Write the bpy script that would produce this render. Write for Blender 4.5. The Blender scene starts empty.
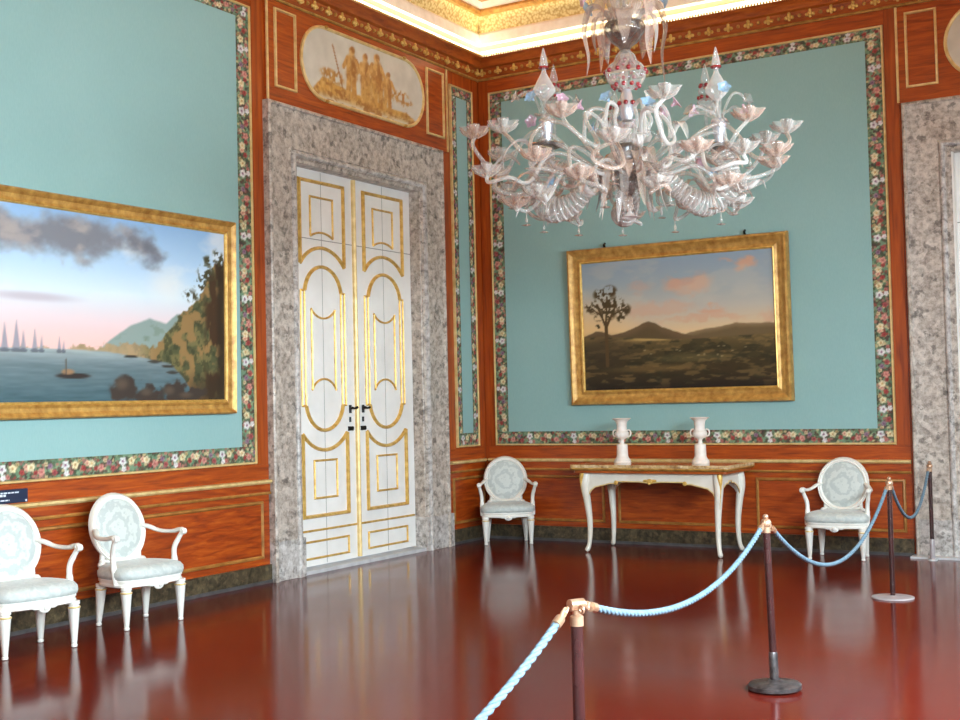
import bpy, bmesh, math, random
import numpy as np
from mathutils import Vector, Matrix
random.seed(7)
PI = math.pi
sc = bpy.context.scene
COL = sc.collection

# ------------------------------------------------------------------ helpers
def lin(c):
    return tuple(((v/255)/12.92 if v/255 <= .04045 else ((v/255+.055)/1.055)**2.4) for v in c)
def linA(a):
    a = np.asarray(a, float)/255
    return np.where(a <= .04045, a/12.92, ((a+.055)/1.055)**2.4)

class MB:
    def __init__(self): self.v = []; self.f = []; self.c = None
    def add(self, vs, fs):
        o = len(self.v); self.v += [tuple(p) for p in vs]; self.f += [tuple(i+o for i in f) for f in fs]; return self
    def box(self, x0, x1, y0, y1, z0, z1):
        vs = [(x0,y0,z0),(x1,y0,z0),(x1,y1,z0),(x0,y1,z0),(x0,y0,z1),(x1,y0,z1),(x1,y1,z1),(x0,y1,z1)]
        return self.add(vs, [(3,2,1,0),(4,5,6,7),(0,1,5,4),(1,2,6,5),(2,3,7,6),(3,0,4,7)])
    def lathe(self, prof, c=(0,0,0), seg=24, wave=None, M=None):
        vs = []; n = len(prof)
        for k, (r, z) in enumerate(prof):
            for i in range(seg):
                t = 2*PI*i/seg; rr = r
                if wave: rr = r*(1+wave[1]*(wave[2] if len(wave) > 2 else (k/(n-1)))*math.cos(wave[0]*t))
                p = Vector((rr*math.cos(t), rr*math.sin(t), z))
                if M is not None: p = M @ p
                vs.append((p[0]+c[0], p[1]+c[1], p[2]+c[2]))
        fs = []
        for k in range(n-1):
            for i in range(seg):
                j = (i+1) % seg
                fs.append((k*seg+i, k*seg+j, (k+1)*seg+j, (k+1)*seg+i))
        if prof[0][0] > 1e-6: fs.append(tuple(reversed(range(seg))))
        if prof[-1][0] > 1e-6: fs.append(tuple((n-1)*seg+i for i in range(seg)))
        return self.add(vs, fs)
    def tube(self, pts, rad, seg=8, closed=False, flat=None):
        pts = [Vector(p) for p in pts]; n = len(pts)
        if not hasattr(rad, '__len__'): rad = [rad]*n
        up = None; rings = []
        for i in range(n):
            a = pts[(i-1) % n] if (closed or i > 0) else pts[i]
            b = pts[(i+1) % n] if (closed or i < n-1) else pts[i]
            t = (b-a).normalized()
            if up is None:
                up = Vector((0,0,1)) if abs(t.z) < .9 else Vector((1,0,0))
            s = t.cross(up).normalized(); up = s.cross(t).normalized()
            ring = []
            for k in range(seg):
                th = 2*PI*k/seg
                fx, fy = (flat if flat else (1,1))
                ring.append(tuple(pts[i] + s*math.cos(th)*rad[i]*fx + up*math.sin(th)*rad[i]*fy))
            rings.append(ring)
        vs = [p for r in rings for p in r]; fs = []
        for i in range(n if closed else n-1):
            j = (i+1) % n
            for k in range(seg):
                l = (k+1) % seg
                fs.append((i*seg+k, i*seg+l, j*seg+l, j*seg+k))
        if not closed:
            fs.append(tuple(reversed(range(seg)))); fs.append(tuple((n-1)*seg+k for k in range(seg)))
        return self.add(vs, fs)
    def sweep(self, path, prof, M, closed=False):
        # path: 2D (a,b); prof: (u,h) u = offset to the left of the path, h = height; M(a,b,h) -> xyz
        n = len(path); P = [Vector(p) for p in path]; m = len(prof); vs = []
        for i in range(n):
            ns = []
            if closed or i > 0:
                d = (P[i]-P[i-1]).normalized(); ns.append(Vector((-d.y, d.x)))
            if closed or i < n-1:
                d = (P[(i+1) % n]-P[i]).normalized(); ns.append(Vector((-d.y, d.x)))
            nn = ns[0] if len(ns) == 1 else (ns[0]+ns[1])/max(.25, 1+ns[0].dot(ns[1]))
            for (u, h) in prof:
                q = P[i]+nn*u; vs.append(M(q.x, q.y, h))
        fs = []
        for i in range(n if closed else n-1):
            j = (i+1) % n
            for k in range(m-1):
                fs.append((i*m+k, i*m+k+1, j*m+k+1, j*m+k))
        if not closed:
            fs.append(tuple(range(m))); fs.append(tuple(reversed([(n-1)*m+k for k in range(m)])))
        return self.add(vs, fs)
    def poly(self, pts, h0, h1, M):
        n = len(pts); vs = [M(a,b,h0) for a,b in pts]+[M(a,b,h1) for a,b in pts]
        fs = [tuple(reversed(range(n))), tuple(range(n, 2*n))]
        for i in range(n):
            j = (i+1) % n; fs.append((i,j,n+j,n+i))
        return self.add(vs, fs)
    def ball(self, c, r, seg=10, s=(1,1,1)):
        k = max(4, seg//2+1)
        prof = [(r*math.sin(PI*i/k), -r*math.cos(PI*i/k)) for i in range(k+1)]
        prof[0] = (1e-7, -r); prof[-1] = (1e-7, r)
        o = len(self.v); self.lathe(prof, (0,0,0), seg)
        for i in range(o, len(self.v)):
            p = self.v[i]; self.v[i] = (p[0]*s[0]+c[0], p[1]*s[1]+c[1], p[2]*s[2]+c[2])
        return self
    def build(self, name, mat, parent=None, smooth=30, bevel=0, flip=False):
        me = bpy.data.meshes.new(name)
        bm = bmesh.new()
        bv = [bm.verts.new(p) for p in self.v]
        for f in self.f:
            try: bm.faces.new([bv[i] for i in f])
            except ValueError: pass
        if self.c is None:
            bmesh.ops.remove_doubles(bm, verts=bm.verts, dist=1e-6)
        bmesh.ops.recalc_face_normals(bm, faces=bm.faces)
        if flip: bmesh.ops.reverse_faces(bm, faces=bm.faces)
        bm.to_mesh(me); bm.free()
        if smooth:
            me.shade_smooth()
            try: me.set_sharp_from_angle(angle=math.radians(smooth))
            except Exception: pass
        if self.c is not None:
            at = me.color_attributes.new('paint', 'FLOAT_COLOR', 'POINT')
            cc = np.ones((len(self.v), 4), np.float32); cc[:, :3] = self.c
            at.data.foreach_set('color', cc.ravel())
        me.materials.append(mat)
        o = bpy.data.objects.new(name, me); COL.objects.link(o)
        if parent is not None: o.parent = parent
        if bevel:
            b = o.modifiers.new('bevel', 'BEVEL'); b.width = bevel; b.segments = 2; b.limit_method = 'ANGLE'; b.angle_limit = math.radians(40)
        return o

def tag(o, label=None, cat=None, group=None, kind=None):
    if label: o['label'] = label
    if cat: o['category'] = cat
    if group: o['group'] = group
    if kind: o['kind'] = kind
    return o
def empty(name, loc=(0,0,0), rz=0, **k):
    o = bpy.data.objects.new(name, None); COL.objects.link(o); o.location = loc; o.rotation_euler.z = rz
    o.empty_display_size = .1
    return tag(o, **k)
def copy_tree(o, parent=None):
    c = o.copy(); COL.objects.link(c)
    if parent is not None: c.parent = parent
    for ch in list(o.children): copy_tree(ch, c)
    return c
def ML(a, b, h): return (h, a, b)          # on the left wall: a = y, b = z
def MR(a, b, h): return (a, -h, b)         # on the right wall: a = x, b = z
def rect(a0, a1, b0, b1): return [(a0,b0),(a1,b0),(a1,b1),(a0,b1)]
def arc(c, rx, rz, t0, t1, n=16):
    return [(c[0]+rx*math.cos(math.radians(t0+(t1-t0)*i/n)), c[1]+rz*math.sin(math.radians(t0+(t1-t0)*i/n))) for i in range(n+1)]
def crom(pts, n=6):
    P = [Vector(p) for p in pts]; P = [2*P[0]-P[1]]+P+[2*P[-1]-P[-2]]; out = []
    for i in range(1, len(P)-2):
        for k in range(n):
            t = k/n; a,b,c,d = P[i-1],P[i],P[i+1],P[i+2]
            out.append(.5*((2*b)+(c-a)*t+(2*a-5*b+4*c-d)*t*t+(3*b-a-3*c+d)*t**3))
    out.append(P[-2]); return out

# ------------------------------------------------------------------ materials
class NT:
    def __init__(self, name):
        self.m = bpy.data.materials.new(name); self.m.use_nodes = True
        self.t = self.m.node_tree; self.n = self.t.nodes; self.b = self.n['Principled BSDF']; self.out = self.n['Material Output']
    def new(self, t, **k):
        x = self.n.new(t)
        for a, v in k.items(): setattr(x, a, v)
        return x
    def link(self, a, b): self.t.links.new(a, b)
    def coord(self, scale=(1,1,1)):
        tc = self.new('ShaderNodeTexCoord'); mp = self.new('ShaderNodeMapping'); mp.inputs['Scale'].default_value = scale
        self.link(tc.outputs['Object'], mp.inputs['Vector']); return mp.outputs['Vector']
    def noise(self, vec, scale, detail=4, rough=.55, dist=0):
        x = self.new('ShaderNodeTexNoise'); x.inputs['Scale'].default_value = scale; x.inputs['Detail'].default_value = detail
        x.inputs['Roughness'].default_value = rough; x.inputs['Distortion'].default_value = dist
        self.link(vec, x.inputs['Vector']); return x.outputs['Fac']
    def voro(self, vec, scale, feature='F1'):
        x = self.new('ShaderNodeTexVoronoi', feature=feature); x.inputs['Scale'].default_value = scale; self.link(vec, x.inputs['Vector']); return x
    def ramp(self, fac, stops, interp='LINEAR'):
        r = self.new('ShaderNodeValToRGB'); r.color_ramp.interpolation = interp; e = r.color_ramp.elements
        while len(e) > 1: e.remove(e[-1])
        for i, (p, c) in enumerate(stops):
            x = e[0] if i == 0 else e.new(p)
            x.position = p; x.color = (*lin(c), 1)
        self.link(fac, r.inputs['Fac']); return r.outputs['Color']
    def mix(self, fac, a, b, mode='MIX'):
        x = self.new('ShaderNodeMix', data_type='RGBA', blend_type=mode)
        for s, v in ((x.inputs[0], fac), (x.inputs[6], a), (x.inputs[7], b)):
            if hasattr(v, 'is_linked') or hasattr(v, 'links'): self.link(v, s)
            elif isinstance(v, (int, float)): s.default_value = v
            else: s.default_value = (*lin(v), 1)
        return x.outputs[2]
    def set(self, **k):
        nm = dict(color='Base Color', rough='Roughness', metal='Metallic', spec='Specular IOR Level', coat='Coat Weight', coatr='Coat Roughness', alpha='Alpha', trans='Transmission Weight', sheen='Sheen Weight', sub='Subsurface Weight', ior='IOR')
        for a, v in k.items():
            s = self.b.inputs[nm[a]]
            if hasattr(v, 'links'): self.link(v, s)
            elif isinstance(v, tuple): s.default_value = (*lin(v), 1)
            else: s.default_value = v
        return self
    def bump(self, h, strength=.2, dist=.01):
        x = self.new('ShaderNodeBump'); x.inputs['Strength'].default_value = strength; x.inputs['Distance'].default_value = dist
        self.link(h, x.inputs['Height']); self.link(x.outputs['Normal'], self.b.inputs['Normal']); return self
def plain(name, c, **k): return NT(name).set(color=c, **k).m
def noisy(name, c0, c1, scale=8, sc3=(1,1,1), bump=0, detail=4, **k):
    t = NT(name); v = t.coord(sc3); f = t.noise(v, scale, detail)
    t.set(color=t.ramp(f, [(.3,c0),(.7,c1)]), **k)
    if bump: t.bump(f, bump, .004)
    return t.m
def painted(name, rough=.6, spec=.25):
    t = NT(name); a = t.new('ShaderNodeVertexColor', layer_name='paint'); t.set(rough=rough, spec=spec)
    t.link(a.outputs['Color'], t.b.inputs['Base Color']); return t.m

def wood(name, dark, mid, light, sc3, coat=.22):
    t = NT(name); v = t.coord(sc3)
    f = t.noise(v, 2.2, 6, .6, .6); g = t.noise(t.coord(), .8, 3)
    c = t.ramp(f, [(.25,dark),(.5,mid),(.78,light)])
    c = t.mix(t.ramp(g, [(.35,(0,0,0)),(.7,(110,110,110))]), c, dark)
    t.set(color=c, rough=.4, coat=coat, coatr=.2, spec=.35); return t.m
W_H = wood('mahogany_horizontal_grain', (112,42,10), (164,69,14), (196,95,22), (1.2,1.2,14))
W_V = wood('mahogany_vertical_grain', (112,42,10), (160,68,14), (188,90,22), (9,9,.7))
W_O = wood('orange_mahogany_panel', (104,38,9), (160,64,14), (200,98,26), (1.4,1.4,12))
W_D = wood('dark_mahogany_moulding', (118,50,14), (164,78,22), (190,100,34), (2,2,12))
GILT = noisy('gilding', (190,144,62), (236,196,112), 18, metal=.35, rough=.36, bump=.15)
GILT2 = noisy('old_gilding', (158,110,48), (212,166,88), 14, metal=.3, rough=.38, bump=.15)
DULLG = noisy('dull_gilding', (136,88,36), (186,130,64), 10, metal=.1, rough=.45)
BEAD = noisy('pale_gilt_fillet', (205,170,105), (238,210,150), 12, metal=.25, rough=.4)
def silk():
    t = NT('teal_silk'); f = t.noise(t.coord(), 1.1, 3); g = t.noise(t.coord((1,1,.15)), 160, 2)
    c = t.mix(f, (134,172,170), (149,185,183)); c = t.mix(.12, c, t.ramp(g, [(.3,(118,158,158)),(.7,(166,198,196))]))
    t.set(color=c, rough=.62, spec=.3, sheen=.15); return t.m
SILK = silk()
FLORAL = painted('woven_floral_border', .75, .15)
CANVAS = painted('oil_on_canvas', .42, .3)
def stone(name, cols, s=7.0, rough=.35):
    t = NT(name); v = t.coord()
    vo = t.voro(v, s*2.4); n = t.noise(v, s*2.5, 8, .72); n2 = t.noise(v, s*.5, 4)
    c = t.ramp(n, [(.28,cols[0]),(.42,cols[1]),(.52,cols[2]),(.62,cols[3]),(.75,cols[4])])
    c2 = t.ramp(vo.outputs['Color'], [(.1,cols[0]),(.5,cols[2]),(.9,cols[4])])
    c = t.mix(.28, c, c2)
    c = t.mix(t.ramp(n2, [(.52,(0,0,0)),(.72,(100,100,100))]), c, cols[4])
    sp = t.noise(v, s*1.6, 3, .6); c = t.mix(t.ramp(sp, [(.60,(0,0,0)),(.66,(200,200,200))]), c, cols[0])
    t.set(color=c, rough=rough, spec=.4); return t.m
STONE = stone('breccia_marble', [(60,54,50),(142,130,120),(186,172,160),(206,194,182),(230,222,212)], 7)
STONE_L = stone('pale_breccia_marble', [(96,92,92),(158,152,148),(188,184,182),(208,206,204),(232,230,230)], 5)
STONE_M = stone('light_breccia_marble', [(76,72,70),(150,142,136),(190,182,176),(208,202,198),(230,226,224)], 7)
SKIRT = stone('dark_speckled_marble', [(26,22,18),(46,40,30),(70,60,44),(96,82,58),(128,112,84)], 9, .3)
GREYST = noisy('grey_stone', (58,56,56), (84,82,82), 9, rough=.4)
SLAB = noisy('pale_stone_slab', (176,176,178), (206,206,206), 9, rough=.4)
def floor_mat():
    t = NT('polished_red_floor'); v = t.coord()
    n = t.noise(v, .7, 5, .6); m = t.noise(v, 9, 5, .65)
    c = t.mix(n, (82,21,15), (102,31,22)); c = t.mix(t.ramp(m, [(.4,(0,0,0)),(.75,(70,70,70))]), c, (112,40,28))
    r = t.ramp(t.noise(v, 2.5, 4), [(.3,(58,58,58)),(.7,(92,92,92))])
    rv = t.new('ShaderNodeRGBToBW'); t.link(r, rv.inputs[0])
    t.set(color=c, spec=.14, coat=0.0, coatr=.1)
    mr = t.new('ShaderNodeMapRange'); mr.inputs['To Min'].default_value = .09; mr.inputs['To Max'].default_value = .18
    t.link(t.noise(v, 2.5, 4), mr.inputs['Value']); t.link(mr.outputs[0], t.b.inputs['Roughness'])
    t.bump(t.noise(v, 14, 3), .05, .004); return t.m
FLOOR = floor_mat()
DOORW = noisy('white_door_paint', (230,227,222), (243,241,237), 3, rough=.4, spec=.45)
IVORY = noisy('ivory_chair_paint', (226,222,212), (240,237,230), 6, rough=.32, spec=.5)
def damask(medallion):
    t = NT('pale_blue_damask'); v = t.coord()
    if medallion:
        mp = t.new('ShaderNodeMapping'); mp.inputs['Location'].default_value = (0,-.195,-.695); t.link(v, mp.inputs['Vector'])
        w = t.new('ShaderNodeTexWave', wave_type='RINGS', rings_direction='Y'); w.inputs['Scale'].default_value = 3.6; w.inputs['Distortion'].default_value = 7.5
        w.inputs['Detail'].default_value = 3; w.inputs['Detail Scale'].default_value = 4; t.link(mp.outputs['Vector'], w.inputs['Vector']); pat = w.outputs['Fac']
    else: pat = t.noise(v, 17, 2, .5, 1.5)
    n = t.noise(v, 42, 4, .7, 1.0)
    c = t.mix(t.ramp(pat, [(.35,(0,0,0)),(.65,(255,255,255))]), (180,187,184), (200,205,200))
    c = t.mix(t.ramp(n, [(.56,(0,0,0)),(.68,(120,120,120))]), c, (146,142,128))
    t.set(color=c, rough=.5, sheen=.25); return t.m
DAMASK_BACK = damask(True)
DAMASK = damask(False)
TABW = noisy('ivory_table_paint', (214,207,192), (232,226,214), 5, rough=.35)
TABTOP = stone('yellow_marble_top', [(120,84,50),(168,128,78),(200,168,118),(216,190,148),(234,220,190)], 8, .07)
BISQUE = noisy('white_bisque', (226,214,204), (240,230,222), 12, rough=.45)
BRASS = noisy('aged_brass', (160,122,96), (208,172,142), 14, metal=.55, rough=.3)
POLE = noisy('plum_brown_lacquer', (40,20,20), (64,32,32), 5, rough=.25, coat=.5)
GREYLAC = noisy('grey_lacquer', (150,140,142), (174,164,164), 10, rough=.3)
IRON = noisy('dark_grey_iron', (46,42,44), (104,98,98), 26, rough=.3, metal=.6)
ROPE = noisy('pale_blue_rope', (80,104,120), (110,134,148), 40, rough=.75)
PLAQ = plain('navy_plaque', (28,40,66), rough=.35)
PRINT = plain('white_print', (206,212,224), rough=.5)
BLACK = plain('black_iron', (24,22,20), rough=.4, metal=.5)
GREYPAINT = noisy('grisaille_ground', (196,190,176), (210,205,192), 3, rough=.5)
COVEW = noisy('white_stucco', (232,226,208), (246,242,228), 10, rough=.6)
OCHRE = noisy('ochre_stucco', (224,204,150), (236,220,172), 10, rough=.6)
TERRA = noisy('terracotta_stucco', (196,118,70), (222,146,94), 6, rough=.6)
def leafy():
    t = NT('gilded_leaf_frieze'); v = t.coord(); vo = t.voro(v, 34); n = t.noise(v, 40, 4, .7, 1)
    c = t.ramp(vo.outputs['Distance'], [(.1,(244,232,170)),(.45,(238,222,156)),(.7,(206,178,104))])
    c = t.mix(t.ramp(n, [(.5,(0,0,0)),(.65,(130,130,130))]), c, (186,160,92))
    t.set(color=c, rough=.5); t.bump(vo.outputs['Distance'], .3, .01); return t.m
LEAFY = leafy()
CEIL = noisy('painted_ceiling', (228,196,128), (240,222,176), 2, rough=.7)
PLASTER = noisy('pale_wall', (186,186,172), (200,200,186), 2, rough=.7)
def glass(name, c, alpha, rough=.08, emis=0):
    t = NT(name); f = t.new('ShaderNodeLayerWeight'); f.inputs['Blend'].default_value = .55
    mr = t.new('ShaderNodeMapRange'); mr.inputs['To Min'].default_value = alpha; mr.inputs['To Max'].default_value = min(1, alpha+.72)
    pw = t.new('ShaderNodeMath', operation='POWER'); pw.inputs[1].default_value = 1.5; t.link(f.outputs['Facing'], pw.inputs[0])
    t.link(pw.outputs[0], mr.inputs['Value']); t.link(mr.outputs[0], t.b.inputs['Alpha'])
    t.set(color=c, rough=rough, spec=1.0, coat=.6, coatr=.03); return t.m
G_CLEAR = glass('clear_murano_glass', (204,196,188), .17)
G_PINK = glass('pink_murano_glass', (204,178,162), .22)
G_RED = glass('ruby_glass', (150,22,34), .85)
G_BLUE = glass('blue_glass', (160,200,232), .5)
G_ROSE = glass('rose_glass', (226,184,204), .5)
G_SMOKE = glass('smoky_glass', (96,82,76), .32)
G_WHITE = glass('milky_glass', (226,220,214), .30)
SILVER = plain('silvered_metal', (214,218,226), metal=.7, rough=.25)
PANE = NT('window_glass'); PANE.set(color=(235,245,250), alpha=.12, rough=.02); PANE = PANE.m

# ------------------------------------------------------------------ painting by numbers (numpy)
_r = np.random.RandomState(3); TAB = _r.rand(256, 256)
def vnoise(x, y):
    xi = np.floor(x).astype(int); yi = np.floor(y).astype(int); fx = x-xi; fy = y-yi
    fx = fx*fx*(3-2*fx); fy = fy*fy*(3-2*fy)
    g = lambda a, b: TAB[a % 256, b % 256]
    return (g(xi,yi)*(1-fx)+g(xi+1,yi)*fx)*(1-fy)+(g(xi,yi+1)*(1-fx)+g(xi+1,yi+1)*fx)*fy
def fbm(x, y, o=5):
    s = 0; a = .5; t = 0
    for i in range(o):
        s = s+a*vnoise(x*2**i+17*i, y*2**i+31*i); t += a; a *= .5
    return s/t
def sstep(a, b, x):
    t = np.clip((x-a)/(b-a), 0, 1); return t*t*(3-2*t)
def blend(c, m, col):
    m = np.clip(m, 0, 1)[..., None]; return c*(1-m)+np.asarray(col, float)*m
def curve(x, pts):
    p = np.array(pts, float); return np.interp(x, p[:, 0], p[:, 1])
def ell(A, B, a, b, ra, rb, soft=.3):
    d = np.sqrt(((A-a)/ra)**2+((B-b)/rb)**2); return 1-sstep(1-soft, 1+soft, d)
def seg(A, B, p, q, w):
    px, py = p; dx, dy = q[0]-px, q[1]-py; t = np.clip(((A-px)*dx+(B-py)*dy)/(dx*dx+dy*dy+1e-12), 0, 1)
    d = np.hypot(A-px-t*dx, B-py-t*dy); return 1-sstep(w*.7, w*1.3, d)
def grid(M, a0, a1, b0, b1, step, h, fn, warp=None):
    na = max(2, int(abs(a1-a0)/step)+1); nb = max(2, int(abs(b1-b0)/step)+1)
    A, B = np.meshgrid(np.linspace(a0, a1, na), np.linspace(b0, b1, nb))
    if warp: A, B = warp(A, B)
    mb = MB(); mb.v = [M(float(a), float(b), h) for a, b in zip(A.ravel(), B.ravel())]
    mb.f = [(j*na+i, j*na+i+1, (j+1)*na+i+1, (j+1)*na+i) for j in range(nb-1) for i in range(na-1)]
    mb.c = linA(np.clip(fn(A, B), 0, 255)).reshape(-1, 3)
    return mb
def merge(*ms):
    r = MB(); cs = []
    for m in ms:
        r.add(m.v, m.f); cs.append(m.c)
    r.c = np.concatenate(cs); return r

FLW = [(.04,.62,.030,(238,234,232),(110,60,90)),(.05,.20,.020,(240,236,232),(200,170,190)),(.13,.62,.028,(240,222,176),(160,110,60)),
       (.21,.40,.020,(170,70,66),(120,40,44)),(.25,.66,.022,(230,176,150),(170,90,80)),(.29,.62,.028,(236,220,180),(190,150,90)),
       (.33,.34,.018,(160,64,62),(110,40,44)),(.38,.36,.026,(222,150,136),(160,80,80)),(.42,.74,.016,(214,190,150),(150,100,70)),(.09,.22,.016,(196,120,112),(130,60,60)),(.17,.80,.015,(190,170,120),(130,90,60)),(.46,.62,.020,(150,116,136),(90,60,90)),(.50,.30,.022,(176,84,84),(120,50,56))]
def flowers(P=.56, w=.155):
    def fn(U, V):      # U metres along, V metres across
        n = fbm(U*26, V*26, 3); n2 = fbm(U*60+9, V*60, 2)
        c = np.zeros(U.shape+(3,))+np.array((74,78,62.))
        c = blend(c, sstep(.46, .56, n), (112,140,112)); c = blend(c, sstep(.6, .7, n2)*.7, (150,164,120)); c = blend(c, sstep(.36, .28, n)*.8, (96,64,56))
        cs = .030; gu = U/cs; gv = V/cs; best = np.full(U.shape, 9.); idc = np.zeros(U.shape)
        for du in (-1, 0, 1):
            for dv in (-1, 0, 1):
                iu = np.floor(gu)+du; iv = np.floor(gv)+dv
                h1 = TAB[iu.astype(int) % 256, iv.astype(int) % 256]; h2 = TAB[(iu*7+3).astype(int) % 256, (iv*5+11).astype(int) % 256]
                d = np.hypot(gu-iu-h1, gv-iv-h2); m = d < best; best = np.where(m, d, best); idc = np.where(m, TAB[(iu*3+1).astype(int) % 256, (iv*9+4).astype(int) % 256], idc)
        pal = np.array([(96,124,96),(70,84,64),(120,142,112),(88,70,60),(176,120,104),(92,112,84),(140,72,64),(198,176,132),(74,60,56),(110,134,110),(150,104,96),(84,98,76)], float)
        pc = pal[np.clip((idc*12).astype(int), 0, 11)]; c = blend(c, (1-sstep(.42,.62,best))*.85, np.zeros(3)) if False else c+(pc-c)*((1-sstep(.40,.60,best))*.85)[..., None]
        Um = np.mod(U, P)
        for (u, v, r, col, mid) in FLW:
            for s in (-P, 0, P):
                du = Um-u-s; dv = V-v*w; d = np.hypot(du, dv); th = np.arctan2(dv, du)
                rr = 1.25*r*(1+.14*np.cos(5*th+u*40))
                m = 1-sstep(.8, 1.1, d/rr)
                tex = .75+.5*(vnoise(U*150+13, V*150)); cc = np.clip(np.array(col, float)*.94*np.minimum(tex, 1.06)[..., None], 0, 255); c = c+(cc-c)*(m*.9)[..., None]; c = blend(c, (1-sstep(.2, .42, d/rr))*.7, mid)
        return c
    return fn
FL = flowers()
def border(M, a0, a1, b0, b1, wa, wb, wt, name, parent, h=.016):
    st = .009
    bot = grid(M, a0, a1, b0, b0+wb, st, h, lambda A, B: FL(A, (B-b0)*.155/wb))
    top = grid(M, a0, a1, b1-wt, b1, st, h, lambda A, B: FL(A+.2, (b1-B)*.155/wt))
    lf = grid(M, a0, a0+wa, b0+wb, b1-wt, st, h, lambda A, B: FL(B, (A-a0)*.155/wa))
    rt = grid(M, a1-wa, a1, b0+wb, b1-wt, st, h, lambda A, B: FL(B+.3, (a1-A)*.155/wa))
    return merge(bot, top, lf, rt).build(name, FLORAL, parent, smooth=0)

# ------------------------------------------------------------------ room dimensions
XW, YB, H = 8.8, -14.0, 6.32
ZB, ZT = 1.077, 5.19
FO = (-3.825, -.81); FI = (-3.385, -1.335)      # stone door frame: outer and inner edges on the left wall
RO = (4.83, 7.90); RI = (5.265, 7.465)           # the same on the right wall

floor = MB().box(-.3, XW+.3, YB-.3, .3, -.12, 0).build('floor', FLOOR, smooth=0); tag(floor, kind='structure')
ceil = MB().box(-.3, XW+.3, YB-.3, .3, H, H+.15).build('ceiling', CEIL, smooth=0); tag(ceil, kind='structure')

# ------------------------------------------------------------------ left and right panelled walls
wl = MB()
wl.box(-.3, 0, YB, FI[0]-.05, 0, H); wl.box(-.3, 0, FI[1]+.05, 0, 0, H); wl.box(-.3, 0, FI[0]-.05, FI[1]+.05, 3.93, H)
wl = wl.build('wall_left', W_V, smooth=0); tag(wl, kind='structure')
wr = MB()
wr.box(-.3, RI[0]-.05, 0, .3, 0, H); wr.box(RI[1]+.05, XW+.3, 0, .3, 0, H); wr.box(RI[0]-.05, RI[1]+.05, 0, .3, 3.93, H)
wr = wr.build('wall_right', W_V, smooth=0); tag(wr, kind='structure')

HALF = [(-.009,0),(-.009,.012),(-.004,.024),(.004,.024),(.009,.012),(.009,0)]
def fillet(w, h): return [(-w,0),(-w,h*.6),(-w*.5,h),(w*.5,h),(w,h*.6),(w,0)]
def silk_field(M, wall, a0, a1, wa, wb=.155, wt=.125):
    g = .012
    MB().poly(rect(a0+wa-.005, a1-wa+.005, ZB+wb-.005, ZT-wt+.005), 0, .014, M).build('silk_panel', SILK, wall, smooth=0)
    border(M, a0+g, a1-g, ZB+g, ZT-g, wa-g, wb-g, wt-g, 'floral_border', wall)
    m = MB(); m.sweep(rect(a0+.006, a1-.006, ZB+.006, ZT-.006), fillet(.011, .03), M, True); m.build('gilt_moulding', BEAD, wall, smooth=40)
    b = MB()   # flat wooden rails round the silk
    return b
silk_field(ML, wl, -7.66, -4.003, .182)
silk_field(ML, wl, -.640, -.168, .125)
silk_field(MR, wr, .154, 4.661, .17)
# plain rails and the dado
def dado(M, wall, a0, a1, panels, side):
    MB().poly(rect(a0, a1, .925, 1.06), 0, .008, M).build('wooden_rail', W_H, wall, smooth=0)
    MB().poly(rect(a0, a1, .80, .915), 0, .022, M).build('dado_rail', W_O, wall, smooth=0)
    m = MB()
    m.sweep([(a0,.912),(a1,.912)], [(-.022,0),(-.022,.034),(-.008,.05),(.010,.05),(.016,.03),(.016,0)], M)
    m.build('dado_cap', BEAD if side == 'R' else BEAD, wall)
    m = MB(); m.sweep([(a0,.806),(a1,.806)], [(-.012,0),(-.012,.03),(0,.036),(.012,.03),(.012,0)], M); m.build('dado_fillet', DULLG, wall)
    MB().poly(rect(a0, a1, .165, .79), 0, .006, M).build('dado_boarding', W_O, wall, smooth=0)
    for p in panels:
        MB().poly(rect(p[0]+.02, p[1]-.02, .245, .715), 0, .012, M).build('dado_panel', W_O, wall, smooth=0)
        m = MB(); m.sweep(rect(p[0], p[1], .225, .735), [(-.004,.006),(.002,.022),(.016,.028),(.028,.014),(.03,.008)], M, True)
        m.build('panel_moulding', DULLG, wall, smooth=40)
dado(ML, wl, -8.6, FO[0]-.006, [(-7.74, -3.92)], 'L')
dado(ML, wl, FO[1]+.006, -.055, [(-.74, -.07)], 'L')
dado(MR, wr, .055, RO[0]-.03, [(.12, 1.515), (1.685, 3.07), (3.245, 4.735)], 'R')
def skirting(name, M, a0, a1):
    b = MB().poly(rect(a0, a1, .03, .165), 0, .03, M).build(name, SKIRT, smooth=0); tag(b, kind='structure')
    MB().poly(rect(a0, a1, 0, .03), 0, .036, M).build('stone_foot', GREYST, b, smooth=0)
skirting('baseboard_left', ML, YB, FO[0]-.006)
skirting('baseboard_left_corner', ML, FO[1]+.006, -.05)
skirting('baseboard_right', MR, 0, RO[0]-.03)
# rails at the top between silk and cornice
for M, wall, a0, a1 in ((ML, wl, -8.6, -3.9), (MR, wr, .02, 4.80)):
    MB().poly(rect(a0, a1, 5.2, 5.35), 0, .006, M).build('wooden_rail', W_H, wall, smooth=0)
# strips beside door frames and in the corner: narrow raised pilasters of wood
MB().poly(rect(-3.975, -3.895, 1.07, 5.35), 0, .012, ML).build('wooden_stile', W_V, wl, smooth=0)
MB().poly(rect(4.675, 4.80, 1.07, 5.35), 0, .012, MR).build('wooden_stile', W_V, wr, smooth=0)
MB().poly(rect(-.155, -.02, 1.07, 5.35), 0, .010, ML).build('wooden_stile', W_V, wl, smooth=0)
MB().poly(rect(.02, .142, 1.07, 5.35), 0, .010, MR).build('wooden_stile', W_V, wr, smooth=0)

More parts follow.
